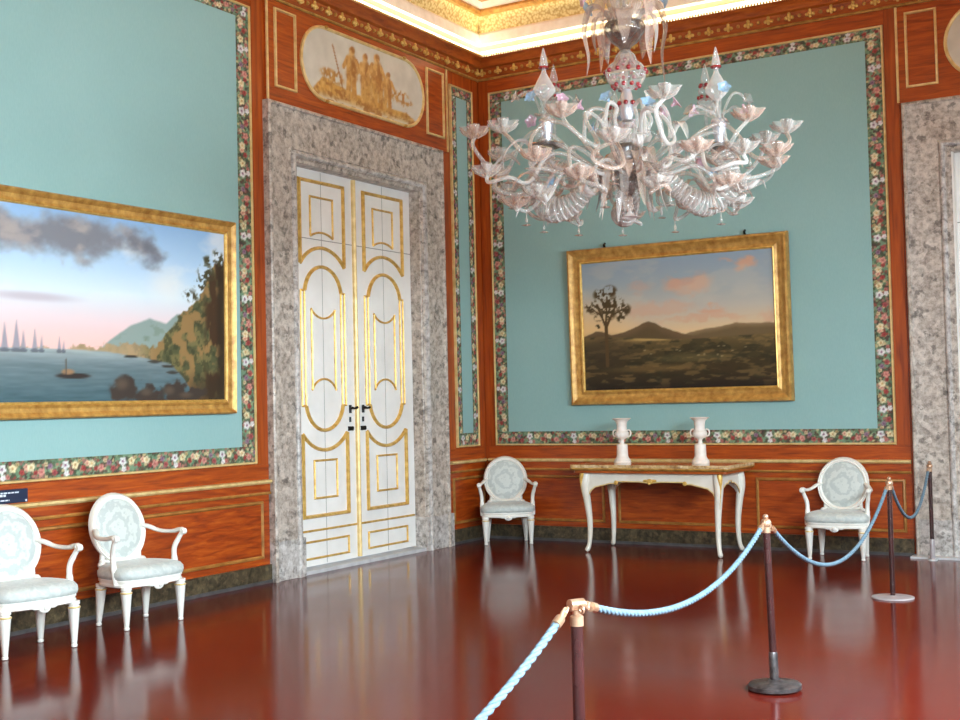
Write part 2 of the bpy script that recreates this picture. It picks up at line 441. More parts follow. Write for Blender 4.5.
# ------------------------------------------------------------------ overdoors
def stadium(c, hw, hh, n=14):
    s = hw-hh
    return arc((c[0]+s, c[1]), hh, hh, -90, 90, n)+arc((c[0]-s, c[1]), hh, hh, 90, 270, n)
def overdoor(M, wall, o0, o1, rects, ov, hw, nm):
    MB().poly(rect(o0, o1, 4.39, 5.34), 0, .022, M).build('overdoor_board', W_H, wall, smooth=0)
    m = MB()
    for a in (o0+.012, o1-.012): m.sweep([(a,4.40),(a,5.34)], [(-.012,.02),(-.01,.036),(.01,.036),(.012,.02)], M)
    m.build('gilt_strip', BEAD, wall)
    for (a0, a1) in rects:
        m = MB(); m.sweep(rect(a0, a1, 4.545, 5.265), [(-.012,.02),(-.008,.04),(.008,.044),(.014,.022)], M, True); m.build('gilt_panel_moulding', BEAD, wall, smooth=40)
    return ov
overdoor(ML, wl, -3.79, -.715, [(-3.665,-3.375), (-1.135,-.80)], None, 0, '')
overdoor(MR, wr, 4.785, 7.94, [(4.885,5.165), (7.565,7.845)], None, 0, '')
def grisaille(A, B):
    # A: -1..1 m along, B: -.35..+.35
    c = np.zeros(A.shape+(3,))+np.array((204,198,184.))
    n = fbm(A*9+5, B*9, 4); c = c+(n[..., None]-.5)*26
    g = curve(A, [(-1.1,-.5),(-.72,-.13),(-.5,-.16),(-.2,-.2),(.1,-.2),(.4,-.23),(.72,-.22),(.9,-.3),(1.1,-.5)])+.03*(fbm(A*12, A*0, 3)-.5)
    c = blend(c, sstep(.012, -.012, B-g)*sstep(-.36,-.25,B+.03*0), (204,154,78))
    c = blend(c, sstep(.0, -.05, B-g)*sstep(.45,.6,fbm(A*10, B*22, 3))*.8, (160,104,48))
    for (a, b, ra, rb) in ((-.62,-.08,.12,.05),(-.5,-.1,.12,.06),(.52,-.08,.10,.05),(.62,-.05,.12,.05),(.72,-.12,.10,.05)):
        c = blend(c, ell(A, B, a, b, ra, rb, .5)*sstep(.4,.55,fbm(A*26, B*26, 3)), (186,136,72))
    def person(a, h, w, lean, dark):
        nonlocal c
        w = w*1.35; h = h*1.04
        f = -.23; top = f+h
        S, D = (208,160,92), (150,94,42)
        for k in (-1, 1):
            c = blend(c, seg(A, B, (a+k*w*.35, f), (a+k*w*.2+lean*.4, f+h*.5), w*.27), S if k < 0 else (190,138,72))
        c = blend(c, ell(A, B, a+lean*.6, f+h*.62, w*.62, h*.24, .25), S)
        c = blend(c, ell(A, B, a+lean*.6+w*.25, f+h*.58, w*.3, h*.26, .5)*.8, D)
        c = blend(c, ell(A, B, a+lean*.6, f+h*.42, w*.7, h*.14, .3)*dark, (176,120,58))
        for k in (-1, 1):
            c = blend(c, seg(A, B, (a+lean+k*w*.5, f+h*.76), (a+lean+k*w*.95, f+h*.55), w*.16), (200,150,84))
        c = blend(c, ell(A, B, a+lean, top-h*.08, w*.3, h*.085, .25), (212,166,104))
        c = blend(c, ell(A, B, a+lean+w*.12, top-h*.05, w*.24, h*.07, .4)*.7, D)
    person(-.02, .46, .10, .0, .6); person(.2, .50, .12, -.02, 1); person(-.26, .48, .11, .02, .5); person(.36, .36, .09, .02, .4)
    c = blend(c, ell(A, B, .06, -.12, .15, .15, .3)*.85, (198,150,80))
    fig = sstep(20,60,np.abs(c[...,2]-184)); c = blend(c, fig*sstep(.5,.66,fbm(A*34, B*20, 3))*.4, (146,92,42)); c = blend(c, fig*sstep(.56,.7,fbm(A*28+7, B*22, 3))*.35, (232,192,128))
    c = blend(c, seg(A, B, (-.55,.22), (-.4,-.18), .010), (160,110,60))
    return c
def oval_painting(M, wall_side, a, hw, label):
    hh = .352; b = 4.905
    r = empty('overdoor_painting', M(a, b, .022), 0, label=label, cat='painting', group='oval overdoor paintings')
    def Ml(x, z, h):
        p = M(a+x, b+z, .022+h); q = M(a, b, .022); return (p[0]-q[0], p[1]-q[1], p[2]-q[2])
    def warp(A, B):
        hwid = (hw-hh)+np.sqrt(np.maximum(hh*hh-(B*.995)**2, 0)); return A*hwid, B
    na = 150; nb = 54
    g = grid(Ml, -1, 1, -hh, hh, .0134, .008, lambda A, B: grisaille(A/hw*1.03, B), warp)
    g.build('painted_panel', CANVAS, r, smooth=0)
    MB().poly(stadium((0,0), hw, hh), 0, .007, Ml).build('backing', GREYPAINT, r, smooth=0)
    m = MB(); m.sweep(stadium((0,0), hw, hh, 20), [(-.022,0),(-.02,.018),(-.006,.026),(.008,.02),(.012,.008)], Ml, True); m.build('gilt_frame', BEAD, r, smooth=40)
    for k in (-1, 1):
        for s in (-1, 1): MB().ball(Ml(k*(hw-hh)*.98, s*(hh+.012), .02), .026, 8, (1,1,.7)).build('gilt_knot', GILT2, r)
oval_painting(ML, 'L', -2.25, 1.035, 'oval painting of standing figures in sepia above the tall double door')
oval_painting(MR, 'R', 6.365, 1.11, 'oval panel edge cut by the picture side above the right stone door frame')

# ------------------------------------------------------------------ cornice and cove (left and right walls share the corner)
def rsweep(prof, name, mat, parent=None, smooth=25):
    # prof: (protrusion p, height z); swept round the room, mitred in the four corners
    m = MB(); n = len(prof); vs = []
    rings = []
    for (p, z) in prof:
        rings.append([(p, YB+p, z), (p, -p, z), (XW-p, -p, z), (XW-p, YB+p, z)])
    for k in range(n): vs += rings[k]
    fs = []
    for k in range(n-1):
        for i in range(4):
            j = (i+1) % 4; fs.append((k*4+i, k*4+j, (k+1)*4+j, (k+1)*4+i))
    m.add(vs, fs); return m.build(name, mat, parent, smooth=smooth)
corn = rsweep([(.0,5.40),(.045,5.40),(.055,5.42),(.062,5.47),(.10,5.485),(.105,5.50),(.12,5.53),(.15,5.56),(.165,5.575),(.165,5.58),(.13,5.58),(.13,5.575),(.0,5.575)], 'trim_1', W_D)
tag(corn, kind='structure')
rsweep([(.0,5.345),(.028,5.347),(.034,5.358),(.028,5.37),(.0,5.372)], 'gilt_fillet', GILT2, corn)
rsweep([(.0,5.372),(.03,5.372),(.044,5.40)], 'red_fascia', W_D, corn)
def ornaments():
    m = MB(); e = MB()
    def clump(f):
        for (s, z, r) in ((0,.0,.026),(-.032,-.012,.02),(.032,-.012,.02),(0,.028,.02),(0,-.03,.018)):
            p = f(s, 5.432+z); m.ball(p, r, 7)
    step = .215
    for i in range(60):
        y = -.10-step*i
        if y < -9: break
        clump(lambda s, z, y=y: (.058, y+s, z)); e.ball((.06, y-step/2, 5.425), .02, 8)
    for i in range(40):
        x = .10+step*i
        if x > 8.2: break
        clump(lambda s, z, x=x: (x+s, -.058, z)); e.ball((x+step/2, -.06, 5.425), .02, 8)
    m.build('gilt_leaf_ornament', GILT, corn); e.build('gilt_bead', GILT2, corn)
    b = MB()
    for i in range(300):
        y = -.17-.032*i
        b.ball((.168, y, 5.588), .014, 6)
    for i in range(260):
        b.ball((.17+.032*i, -.168, 5.588), .014, 6)
    b.build('beaded_edge', GILT2, corn)
ornaments()
cove = rsweep([(.06,5.575),(.06,5.655),(.075,5.665),(.075,5.68)], 'trim_2', COVEW); tag(cove, kind='structure')
rsweep([(.075,5.68),(.07,5.69),(.07,5.735)], 'ochre_band', OCHRE, cove)
rsweep([(.07,5.735),(.10,5.75),(.10,5.86),(.085,5.885)], 'white_band', COVEW, cove)
rsweep([(.085,5.885),(.06,5.89),(.085,6.0),(.12,6.075)], 'leaf_frieze', LEAFY, cove)
rsweep([(.12,6.075),(.16,6.08),(.175,6.11),(.16,6.145)], 'gilt_torus', GILT2, cove)
rsweep([(.16,6.145),(.18,6.15),(.2,6.215)], 'white_fascia', COVEW, cove)
rsweep([(.2,6.215),(.9,6.31),(.9,6.325)], 'terracotta_soffit', TERRA, cove)
rsweep([(.9,6.29),(.95,6.28),(.99,6.29),(.99,6.33)], 'gilt_ceiling_border', GILT2, cove)

# ------------------------------------------------------------------ stone door frames and doors
def stone_frame(M, o0, o1, i0, i1, parent, fascia_mat):
    def U(a, b): return [(a,b)]
    top, itop = 4.385, 3.87
    P = [(i0,0),(i0,itop),(i1,itop),(i1,0)]
    # flat architrave with an outer bead and an inner sunk fascia
    w = i0-o0
    prof = [(w,0),(w,.07),(w-.012,.082),(w-.03,.082),(w-.04,.062),(w-.055,.058),(.115,.058),(.108,.050),(.044,.046),(.036,.034),(.006,.032),(0,.026),(0,-.20)]
    m = MB(); m.sweep(P, prof, M); m.v = [(x, y, z+(top-itop-w) if z > itop+.2 else z) for x, y, z in m.v]; fr = m.build('stone_architrave', STONE, parent, smooth=25)
    m = MB(); m.sweep(P, [(.105,.045),(.102,.062),(.088,.074),(.070,.076),(.056,.066),(.05,.045)], M); m.build('stone_roll_moulding', STONE_M, parent, smooth=50)
    q = MB()
    for (a, b) in ((o0-.001, i0+.002), (i1-.002, o1+.001)):
        q.poly(rect(a, b, 0, .36), -.1, .062, M)
    q.build('stone_plinth_block', STONE_M, parent, smooth=0, bevel=.004)
    q = MB().poly(rect(i0, i1, 0, .035), -.2, .03, M); q.build('door_sill', SLAB, parent, smooth=0)
def leaf(M, c, parent, mirror=1, hx=.50, D=-.10):
    # a leaf centred on a = c; gold mouldings in leaf coordinates
    root = MB().poly(rect(c-hx, c+hx, .05, 3.885), D-.05, D, M).build('door_leaf', DOORW, parent, smooth=0)
    T = [(-.017,0),(-.017,.016),(-.007,.03),(.007,.026),(.017,.010),(.017,0)]
    TS = [(-.010,0),(-.010,.010),(0,.018),(.010,.010),(.010,0)]
    Md = lambda a, b, h: M(c+mirror*a, b, D+h)
    m = MB()
    def st(p, t=T, cl=False): m.sweep(p, t, Md, cl)
    def ar(z_end, z_apex, half, n=14):   # circular-ish arc through (+-half,z_end) with apex
        s = z_apex-z_end; R = (half*half+s*s)/(2*abs(s)); cz = z_apex-math.copysign(R, s)
        t = math.asin(min(1, half/R)); out = []
        for i in range(n+1):
            a = -t+2*t*i/n; out.append((R*math.sin(a), cz+math.copysign(R*math.cos(a), s)))
        return out
    st([(-.345,2.95),(-.345,3.76),(.345,3.76),(.345,2.95)]); st(ar(2.95, 3.12, .345))
    st([(-.175,3.225),(-.175,3.61),(.175,3.61),(.175,3.225)], TS); st(ar(3.225, 3.27, .175, 8), TS)
    st(ar(2.69, 2.935, .285)); st(ar(2.52, 2.43, .19, 10), TS)
    st([(-.285,2.69),(-.345,2.69)], TS); st([(.285,2.69),(.345,2.69)], TS); st([(-.285,1.58),(-.345,1.58)], TS); st([(.285,1.58),(.345,1.58)], TS)
    for k in (-1, 1):
        st([(k*.285,2.69),(k*.285,1.58)], TS); st([(k*.34,2.69),(k*.34,1.58)], TS); st([(k*.18,2.52),(k*.18,1.73)], TS)
    st(ar(1.73, 1.84, .19, 10), TS); st(ar(1.58, 1.34, .285))
    st(ar(1.31, 1.15, .345)); st([(-.345,1.31),(-.345,.52),(.345,.52),(.345,1.31)])
    st(rect(-.175, .175, .69, 1.05), TS, True)
    st([(-.48,.385),(.48,.385)], TS)
    st(rect(-.345, .345, .12, .28), TS, True)
    m.build('gilt_moulding', GILT, root, smooth=40)
    g = MB().poly(rect(c-.003, c+.003, .06, 3.86), D-.01, D+.0015, M)
    g.poly(rect(c-hx, c+hx, 3.193, 3.201), D-.01, D+.002, M)
    g.build('board_joint', plain('joint_grey', (150,148,142), rough=.7), root, smooth=0)
    # lever handle and lock plate near the meeting stile
    e = MB(); s = .405
    e.sweep([(s,1.50),(s,1.58)], fillet(.012, .02), Md); p = Vector(Md(s, 1.545, .02)); q = Vector(Md(s, 1.545, .06)); e.tube([p, q], .008)
    e.tube([q, Vector(Md(s+.045, 1.555, .065))], [.010, .014]); e.tube([q, Vector(Md(s-.04, 1.552, .065))], [.010, .012])
    e.sweep([(s,1.41),(s,1.46)], fillet(.013, .014), Md)
    e.build('door_handle', BLACK, root)
    e = MB(); e.sweep([(s-.035,1.345),(s+.04,1.345)], fillet(.022, .02), Md); e.build('door_lock', BLACK, root)
    return root
def double_door(name, M, o, i):
    d = empty(name, M((i[0]+i[1])/2, 0, 0), 0, kind='structure')
    q = M((i[0]+i[1])/2, 0, 0)
    Ml = lambda a, b, h: tuple(x-y for x, y in zip(M(a, b, h), q))
    stone_frame(Ml, o[0], o[1], i[0], i[1], d, STONE)
    mid = (i[0]+i[1])/2; hw = (i[1]-i[0])/4
    leaf(Ml, mid-hw+.0, d, 1, hw-.004); leaf(Ml, mid+hw, d, -1, hw-.004)
    m = MB(); m.sweep([(mid,.06),(mid,3.86)], [(-.022,-.10),(-.020,-.075),(-.006,-.062),(.006,-.062),(.020,-.075),(.022,-.10)], Ml); m.build('meeting_stile', BEAD, d)
    return d
double_door('door_1', ML, FO, FI)
d2 = double_door('door_2', MR, RO, RI)
dm = (RI[0]+RI[1])/2
for k in (-1, 1):      # white painted linings inside the deeper right-hand doorway
    e = k*(RI[1]-RI[0])/2
    MB().poly(rect(min(e, e-k*.014), max(e, e-k*.014), .036, 3.865), -.099, .022, MR).build('door_lining', DOORW, d2, smooth=0)
MB().poly(rect(4.80, 8.0, 0, .018), 0, .20, MR).build('trim_3', SLAB, smooth=0)['kind'] = 'structure'

# ------------------------------------------------------------------ window side and back of the room (behind the viewpoint)
def opened(name, axis, pos, thick, lo, hi, wins, mat):
    m = MB(); cur = lo
    def bx(a0, a1, z0, z1):
        if axis == 'x': m.box(pos, pos+thick, a0, a1, z0, z1)
        else: m.box(a0, a1, pos-thick, pos, z0, z1)
    for (a0, a1, z0, z1) in wins:
        bx(cur, a0, 0, H); bx(a0, a1, 0, z0); bx(a0, a1, z1, H); cur = a1
    bx(cur, hi, 0, H)
    o = m.build(name, mat, smooth=0); tag(o, kind='structure'); return o
WIN_X = [(-12.2,-10.4,.35,4.5), (-8.2,-6.4,.35,4.5), (-4.2,-2.4,.35,4.5)]
WIN_Y = [(1.4,3.2,.35,4.5), (5.6,7.4,.35,4.5)]
opened('wall_window_side', 'x', XW, .3, YB-.3, .3, WIN_X, PLASTER)
opened('wall_back', 'y', YB, .3, -.3, XW+.3, WIN_Y, PLASTER)
k = 0
for ax, wins in (('x', WIN_X), ('y', WIN_Y)):
    for (a0, a1, z0, z1) in wins:
        k += 1
        if ax == 'x': M = lambda a, b, h: (XW+.2-h, a, b)
        else: M = lambda a, b, h: (a, YB-.2+h, b)
        m = MB(); m.sweep(rect(a0, a1, z0, z1), [(0,0),(0,.06),(.07,.06),(.07,0)], M, True)
        m.poly(rect((a0+a1)/2-.04, (a0+a1)/2+.04, z0, z1), 0, .06, M); m.poly(rect(a0, a1, 3.2, 3.28), 0, .055, M)
        o = m.build('window_%d' % k, DOORW, smooth=0); tag(o, kind='structure')
        MB().poly(rect(a0+.05, a1-.05, z0+.05, z1-.05), .02, .026, M).build('pane', PANE, o, smooth=0)
        l = bpy.data.lights.new('daylight', 'AREA'); l.shape = 'RECTANGLE'; l.size = a1-a0-.1; l.size_y = z1-z0-.1
        l.color = (.75, .91, 1.0); l.energy = (1080, 1080, 190, 20, 20)[k-1]
        lo = bpy.data.objects.new('window_daylight', l); COL.objects.link(lo)
        lo.location = M((a0+a1)/2, (z0+z1)/2, .16)
        d = Vector((-1,0,-1.0)) if ax == 'x' else Vector((0,1,-.5))
        lo.rotation_euler = d.to_track_quat('-Z', 'Z').to_euler()
# lamps lying in the cornice trough, shining up on the cove
def trough(loc, L, rz):
    l = bpy.data.lights.new('cornice_lamp', 'AREA'); l.shape = 'RECTANGLE'; l.size = L; l.size_y = .05
    l.color = (1, .88, .64); l.energy = 4.6*L
    lo = bpy.data.objects.new('cornice_lamps', l); COL.objects.link(lo); lo.location = loc
    lo.rotation_euler = (PI, 0, rz)
trough((.105, YB/2, 5.584), 13.6, PI/2); trough((XW/2, -.105, 5.584), 8.5, 0)
trough((XW-.105, YB/2, 5.584), 13.6, PI/2); trough((XW/2, YB+.105, 5.584), 8.5, 0)

# ------------------------------------------------------------------ framed pictures
def marine(A, B):      # A = y on the wall, B = z
    n = fbm(A*3.2, B*5, 5); n2 = fbm(A*9+3, B*14, 4)
    t = (B-2.05)/1.05
    c = np.zeros(A.shape+(3,))
    for k in range(3): c[..., k] = np.interp(t, [0,.15,.42,.6,1], [(236,228,206,178,140)[0:5],(192,196,220,204,176)[0:5],(186,196,228,226,214)[0:5]][k])
    c = blend(c, sstep(.2,.0,t)*sstep(-5.0,-5.8,A)*.5, (240,188,176))
    cl = sstep(.47,.66, fbm(A*2.0+4, B*3.4+1.2, 5)); c = blend(c, cl*.7*sstep(.25,.6,t), (222,224,226))
    d = (B-2.89)/.19; e = (A+6.25)/1.05
    m = sstep(1.3, .5, np.sqrt(d*d+e*e)+1.5*(n-.5)+.5*(n2-.5)); c = blend(c, m*.95, (124,124,130))
    c = blend(c, m*sstep(.45,.75,fbm(A*5+2,B*9,5))*.7, (182,168,160)); c = blend(c, m*sstep(.52,.34,n)*.6, (98,100,110))
    c = blend(c, ell(A, B, -6.45, 2.42, .35, .03, .7)*.5, (168,150,160)); c = blend(c, ell(A+.1*(n-.5), B, -5.1, 2.6, .16, .12, .9)*.5, (236,226,214))
    hf = curve(A, [(-5.85,2.03),(-5.7,2.13),(-5.5,2.25),(-5.3,2.31),(-5.12,2.28),(-5.0,2.36),(-4.4,2.4)])+.02*(n2-.5)
    c = blend(c, sstep(.012,-.012,B-hf), (136,152,146)); c = blend(c, sstep(0,-.05,B-hf)*sstep(.5,.62,n2)*.5, (112,130,112))
    sea = 2.045; s = np.clip((sea-B)/.4, 0, 1)
    seac = np.stack([np.interp(s,[0,.3,1],[156,104,62]), np.interp(s,[0,.3,1],[166,120,88]), np.interp(s,[0,.3,1],[166,124,96])], -1)
    seac = seac+((fbm(A*5, B*60, 3)-.5)*26)[..., None]
    ms = sstep(.006,-.006,B-sea)[..., None]; c = c*(1-ms)+seac*ms
    sh = curve(A, [(-6.1,2.046),(-5.75,2.035),(-5.4,2.0),(-5.07,1.95),(-4.92,1.83),(-4.86,1.76),(-4.83,1.70),(-4.78,1.60),(-4.4,1.5)])+.012*(n2-.5)
    tl = curve(A, [(-6.1,2.05),(-5.7,2.09),(-5.2,2.12),(-5.05,2.28),(-4.93,2.38),(-4.8,2.45),(-4.7,2.55),(-4.63,2.70),(-4.55,2.80),(-4.4,2.84)])+.10*(n2-.5)+.07*(fbm(A*26, B*26, 3)-.5)
    land = sstep(-.008,.008,B-sh)*sstep(.012,-.012,B-tl)
    lc = np.zeros(A.shape+(3,))+np.array((112,104,66.))
    lc = blend(lc, sstep(.42,.6,n2), (80,82,54)); lc = blend(lc, sstep(.48,.6,fbm(A*28, B*22, 3))*.6, (52,54,34)); lc = blend(lc, sstep(.5,.62,fbm(A*12, B*12+7, 4)), (142,112,70))
    lc = blend(lc, sstep(-5.2,-5.5,A)*.8, (176,150,116))
    lc = blend(lc, sstep(-4.72,-4.62,A)*sstep(.62,.45,fbm(A*14, B*5, 4)), (66,46,30)); lc = blend(lc, sstep(-4.56,-4.48,A)*.85, (46,36,26)); lc = blend(lc, sstep(1.95,1.75,B)*sstep(-5.0,-4.75,A)*.6, (52,42,30))
    c = c*(1-land[..., None])+lc*land[..., None]
    lf = sstep(.46,.56,fbm(A*30+3, B*30, 3))
    for (a, b, ra, rb) in ((-4.66,2.72,.09,.07),(-4.62,2.83,.05,.04),(-4.52,2.87,.06,.05),(-4.46,2.82,.06,.06),(-4.72,2.62,.07,.06),(-4.84,2.52,.08,.05)):
        c = blend(c, ell(A+.08*(n2-.5), B+.05*(n-.5), a, b, ra, rb, .5)*lf, (66,62,40))
    for (a, b, ra, rb) in ((-5.55,1.755,.15,.10),(-5.3,1.70,.13,.065),(-5.05,1.71,.13,.075),(-4.85,1.68,.16,.05)):
        c = blend(c, ell(A+.16*(n2-.5)+.06*(fbm(A*22, B*22, 3)-.5), B+.14*(n2-.5), a, b, ra, rb, .2), (62,52,46)); c = blend(c, ell(A, B, a-ra*.3, b+rb*.3, ra*.4, rb*.4, .8)*.6, (104,88,72))
    for (a, h) in ((-6.95,.2),(-6.8,.16),(-6.68,.2),(-6.58,.22),(-6.52,.15),(-6.42,.16),(-6.36,.11),(-6.2,.11),(-6.16,.08)):
        w = h*.16; lo = 2.03
        tri = sstep(.008,-.008,np.abs(A-a)-w*np.clip(1-(B-lo)/h,0,1))*sstep(lo-.006,lo+.006,B)*sstep(lo+h,lo+h-.01,B)
        c = blend(c, tri*.85, (136,138,150)); c = blend(c, ell(A, B, a, lo-.004, w*1.5, .014, .3)*.9, (92,96,104))
    c = blend(c, ell(A, B, -6.07, 1.845, .16, .022, .25), (52,44,40)); c = blend(c, ell(A, B, -6.12, 1.875, .06, .02, .4), (150,116,84)); c = blend(c, seg(A, B, (-6.14,1.86), (-6.14,1.97), .006), (90,80,70))
    for (a, b) in ((-5.5,2.0),(-5.25,1.965),(-5.1,1.93),(-5.05,1.88)): c = blend(c, ell(A, B, a, b, .07, .012, .3), (60,56,50))
    return c
def landscape(A, B):   # A = x, B = z
    n = fbm(A*3+2, B*5, 5); n2 = fbm(A*11, B*16, 4); t = (B-2.28)/.82
    c = np.zeros(A.shape+(3,))
    for k in range(3): c[..., k] = np.interp(t, [0,.3,.65,1], [(218,184,152,138),(186,178,164,156),(142,166,170,172)][k])
    c = blend(c, sstep(2.3,1.4,A)*sstep(.75,.0,t)*.75, (226,182,122))
    for (a, b, ra, rb, k) in ((2.42,2.80,.16,.07,.8),(2.72,2.80,.14,.10,.8),(2.58,2.72,.14,.06,.6),(2.4,2.54,.22,.06,.55),(3.2,2.95,.10,.05,.9),(2.98,3.0,.08,.03,.6),(2.84,2.48,.12,.045,.8),(2.75,2.41,.4,.03,.6),(2.05,2.52,.18,.08,.6),(2.0,2.78,.12,.05,.4),(3.5,2.40,.1,.05,.5)):
        c = blend(c, ell(A+.25*(n-.5), B+.14*(n2-.5), a, b, ra, rb, .6)*k, (206,156,128))
    c = blend(c, sstep(.5,.7,fbm(A*2.5+9, B*6, 4))*.3*sstep(.1,.5,t), (196,186,168))
    fr = curve(A, [(2.4,2.2),(2.6,2.27),(2.75,2.30),(2.9,2.31),(3.1,2.34),(3.3,2.33),(3.6,2.32)])+.02*(n2-.5)
    c = blend(c, sstep(.008,-.008,B-fr), (134,110,80)); c = blend(c, sstep(0,-.06,B-fr)*.7, (92,76,48))
    mt = curve(A, [(1.3,2.26),(1.42,2.30),(1.49,2.325),(1.56,2.325),(1.68,2.28),(1.85,2.31),(1.95,2.345),(2.04,2.385),(2.12,2.405),(2.19,2.39),(2.28,2.34),(2.42,2.285),(2.56,2.25),(2.75,2.2),(3.6,2.2)])+.018*(fbm(A*16,B*3,3)-.5)
    c = blend(c, sstep(.008,-.008,B-mt), (104,82,56)); c = blend(c, sstep(-.02,-.1,B-mt)*.6, (78,64,38))
    pl = np.clip((2.26-B)/.58, 0, 1)
    pc = np.stack([np.interp(pl,[0,.15,.4,.7,1],[118,92,60,56,38]), np.interp(pl,[0,.15,.4,.7,1],[96,76,50,44,30]), np.interp(pl,[0,.15,.4,.7,1],[58,44,28,24,20])], -1)
    pc = blend(pc, sstep(.5,.64,fbm(A*7, B*30, 4))*.55, (130,104,62)); pc = blend(pc, sstep(.52,.66,fbm(A*9+5, B*22, 4))*.6, (40,38,22))
    pc = blend(pc, ell(A, B, 2.2, 2.215, .35, .018, .6)*.8, (196,160,96)); pc = blend(pc, ell(A+.2*(n-.5), B, 2.15, 1.9, .45, .035, .7)*.55, (124,96,54)); pc = blend(pc, ell(A, B, 2.6, 2.0, .4, .04, .7)*.4, (120,108,66))
    pc = blend(pc, sstep(.8,1,pl)*.6, (30,22,16))
    hl = curve(A, [(1.3,2.26),(1.6,2.27),(1.9,2.24),(2.4,2.2),(2.7,2.2),(3.6,2.22)])
    m = sstep(.008,-.008,B-hl)[..., None]; c = c*(1-m)+pc*m
    c = blend(c, ell(A, B, 1.55, 2.1, .35, .16, .6)*.5, (58,46,32))
    tr = (84,62,34)
    for p, q, w in (((1.62,1.95),(1.62,2.42),.020),((1.62,2.36),(1.52,2.62),.013),((1.62,2.36),(1.74,2.6),.013),((1.62,2.4),(1.64,2.7),.011),((1.56,2.5),(1.46,2.58),.009),((1.7,2.5),(1.84,2.56),.009)):
        c = blend(c, seg(A, B, p, q, w), tr)
    for (a, b, r) in ((1.46,2.60,.09),(1.56,2.73,.08),(1.68,2.76,.08),(1.62,2.62,.10),(1.75,2.62,.09),(1.84,2.55,.08),(1.80,2.46,.05),(1.53,2.48,.05),(1.65,2.52,.09),(1.52,2.38,.03)):
        c = blend(c, ell(A, B, a, b, r, r*.8, .35)*sstep(.42,.54,fbm(A*30, B*30, 3)), (72,56,30))
    for i in range(12):
        a = 2.0+1.5*vnoise(np.array(i*1.7), np.array(3.3)); b = 1.98+.2*vnoise(np.array(i*2.9), np.array(7.1)); c = blend(c, ell(A, B, a, b, .014, .007, .4)*.45, (196,178,140))
    return c
def picture(name, M, o, base_h, tilt, frame_prof, canvas_rect, fn, label, axis, mat=GILT2, edge=GILT):
    a0, a1, b0, b1 = o; cm = (a0+a1)/2
    base = M(cm, b0, base_h)
    r = empty(name, base, 0, label=label, cat='painting', group=None)
    L = lambda a, b, h: tuple(x-y for x, y in zip(M(a, b, base_h+h), base))
    m = MB(); m.sweep([(a0,b0),(a0,b1),(a1,b1),(a1,b0)][::-1] if False else [(a0,b0),(a1,b0),(a1,b1),(a0,b1)], frame_prof, L, True)
    m.build('gilt_frame', mat, r, smooth=30)
    # bright inner slip
    ca0, ca1, cb0, cb1 = canvas_rect
    m = MB(); m.sweep([(ca0,cb0),(ca1,cb0),(ca1,cb1),(ca0,cb1)], [(-.022,.02),(-.022,.052),(-.010,.058),(.0,.046),(.002,.03)], L, True); m.build('gilt_slip', edge, r, smooth=30)
    MB().poly(rect(a0+.02, a1-.02, b0+.02, b1-.02), .002, .018, L).build('stretcher_back', W_D, r, smooth=0)
    grid(L, ca0-.003, ca1+.003, cb0-.003, cb1+.003, .0105, .034, fn).build('canvas', CANVAS, r, smooth=0)
    if axis == 'y': r.rotation_euler.x = tilt
    else: r.rotation_euler.y = tilt
    return r
pf = [(0,0),(0,.07),(.012,.085),(.028,.075),(.045,.055),(.075,.05),(.095,.06),(.105,.052),(.115,.03)]
picture('marine_painting', ML, (-7.30,-4.325,1.53,3.19), .016, math.radians(.8), pf, (-7.185,-4.435,1.652,3.078), marine,
        'wide gilt framed seascape with sailing ships and cliff on the left wall', 'x')
pf2 = [(0,0),(0,.06),(.010,.085),(.03,.092),(.055,.078),(.085,.052),(.115,.045),(.14,.055),(.152,.05),(.165,.03)]
lp = picture('landscape_painting', MR, (1.18,3.68,1.52,3.245), .016, math.radians(-(-1.4)), pf2, (1.345,3.515,1.68,3.088), landscape,
        'gilt framed landscape with lone tree and mountain above the white side table', 'y')
for x in (1.62, 3.22):
    m = MB(); m.tube([(x-2.43,.012,1.72),(x-2.43,-.02,1.76),(x-2.43,.01,1.775)], .013); m.build('hanging_hook', BLACK, lp)

# museum caption plate under the seascape
r = MB().poly(rect(-6.95,-6.465,.935,1.033), .0, .014, lambda a, b, h: (h, a+6.70, b-.935)).build('caption_plate', PLAQ, smooth=0, bevel=.003)
r.location = (.0085, -6.70, .935); tag(r, 'dark blue caption plate fixed below the seascape, above the dado rail', 'sign')
Mp = lambda a, b, h: (h, a+6.70, b-.935)
for (a0, a1, b, t) in ((-6.92,-6.545,1.010,.005),(-6.92,-6.65,.993,.008),(-6.92,-6.625,.958,.005)):
    x = a0; m = MB()
    rr = random.Random(int(b*1000))
    while x < a1:
        w = rr.uniform(.012, .034); m.poly(rect(x, min(x+w, a1), b-t, b+t), .012, .0148, Mp); x += w+.006
    m.build('caption_line', PRINT, r, smooth=0)
m = MB().ball(Mp(-6.482,.948,.015), .009, 8, (.4,1,1)); m.build('fixing_screw', PRINT, r)

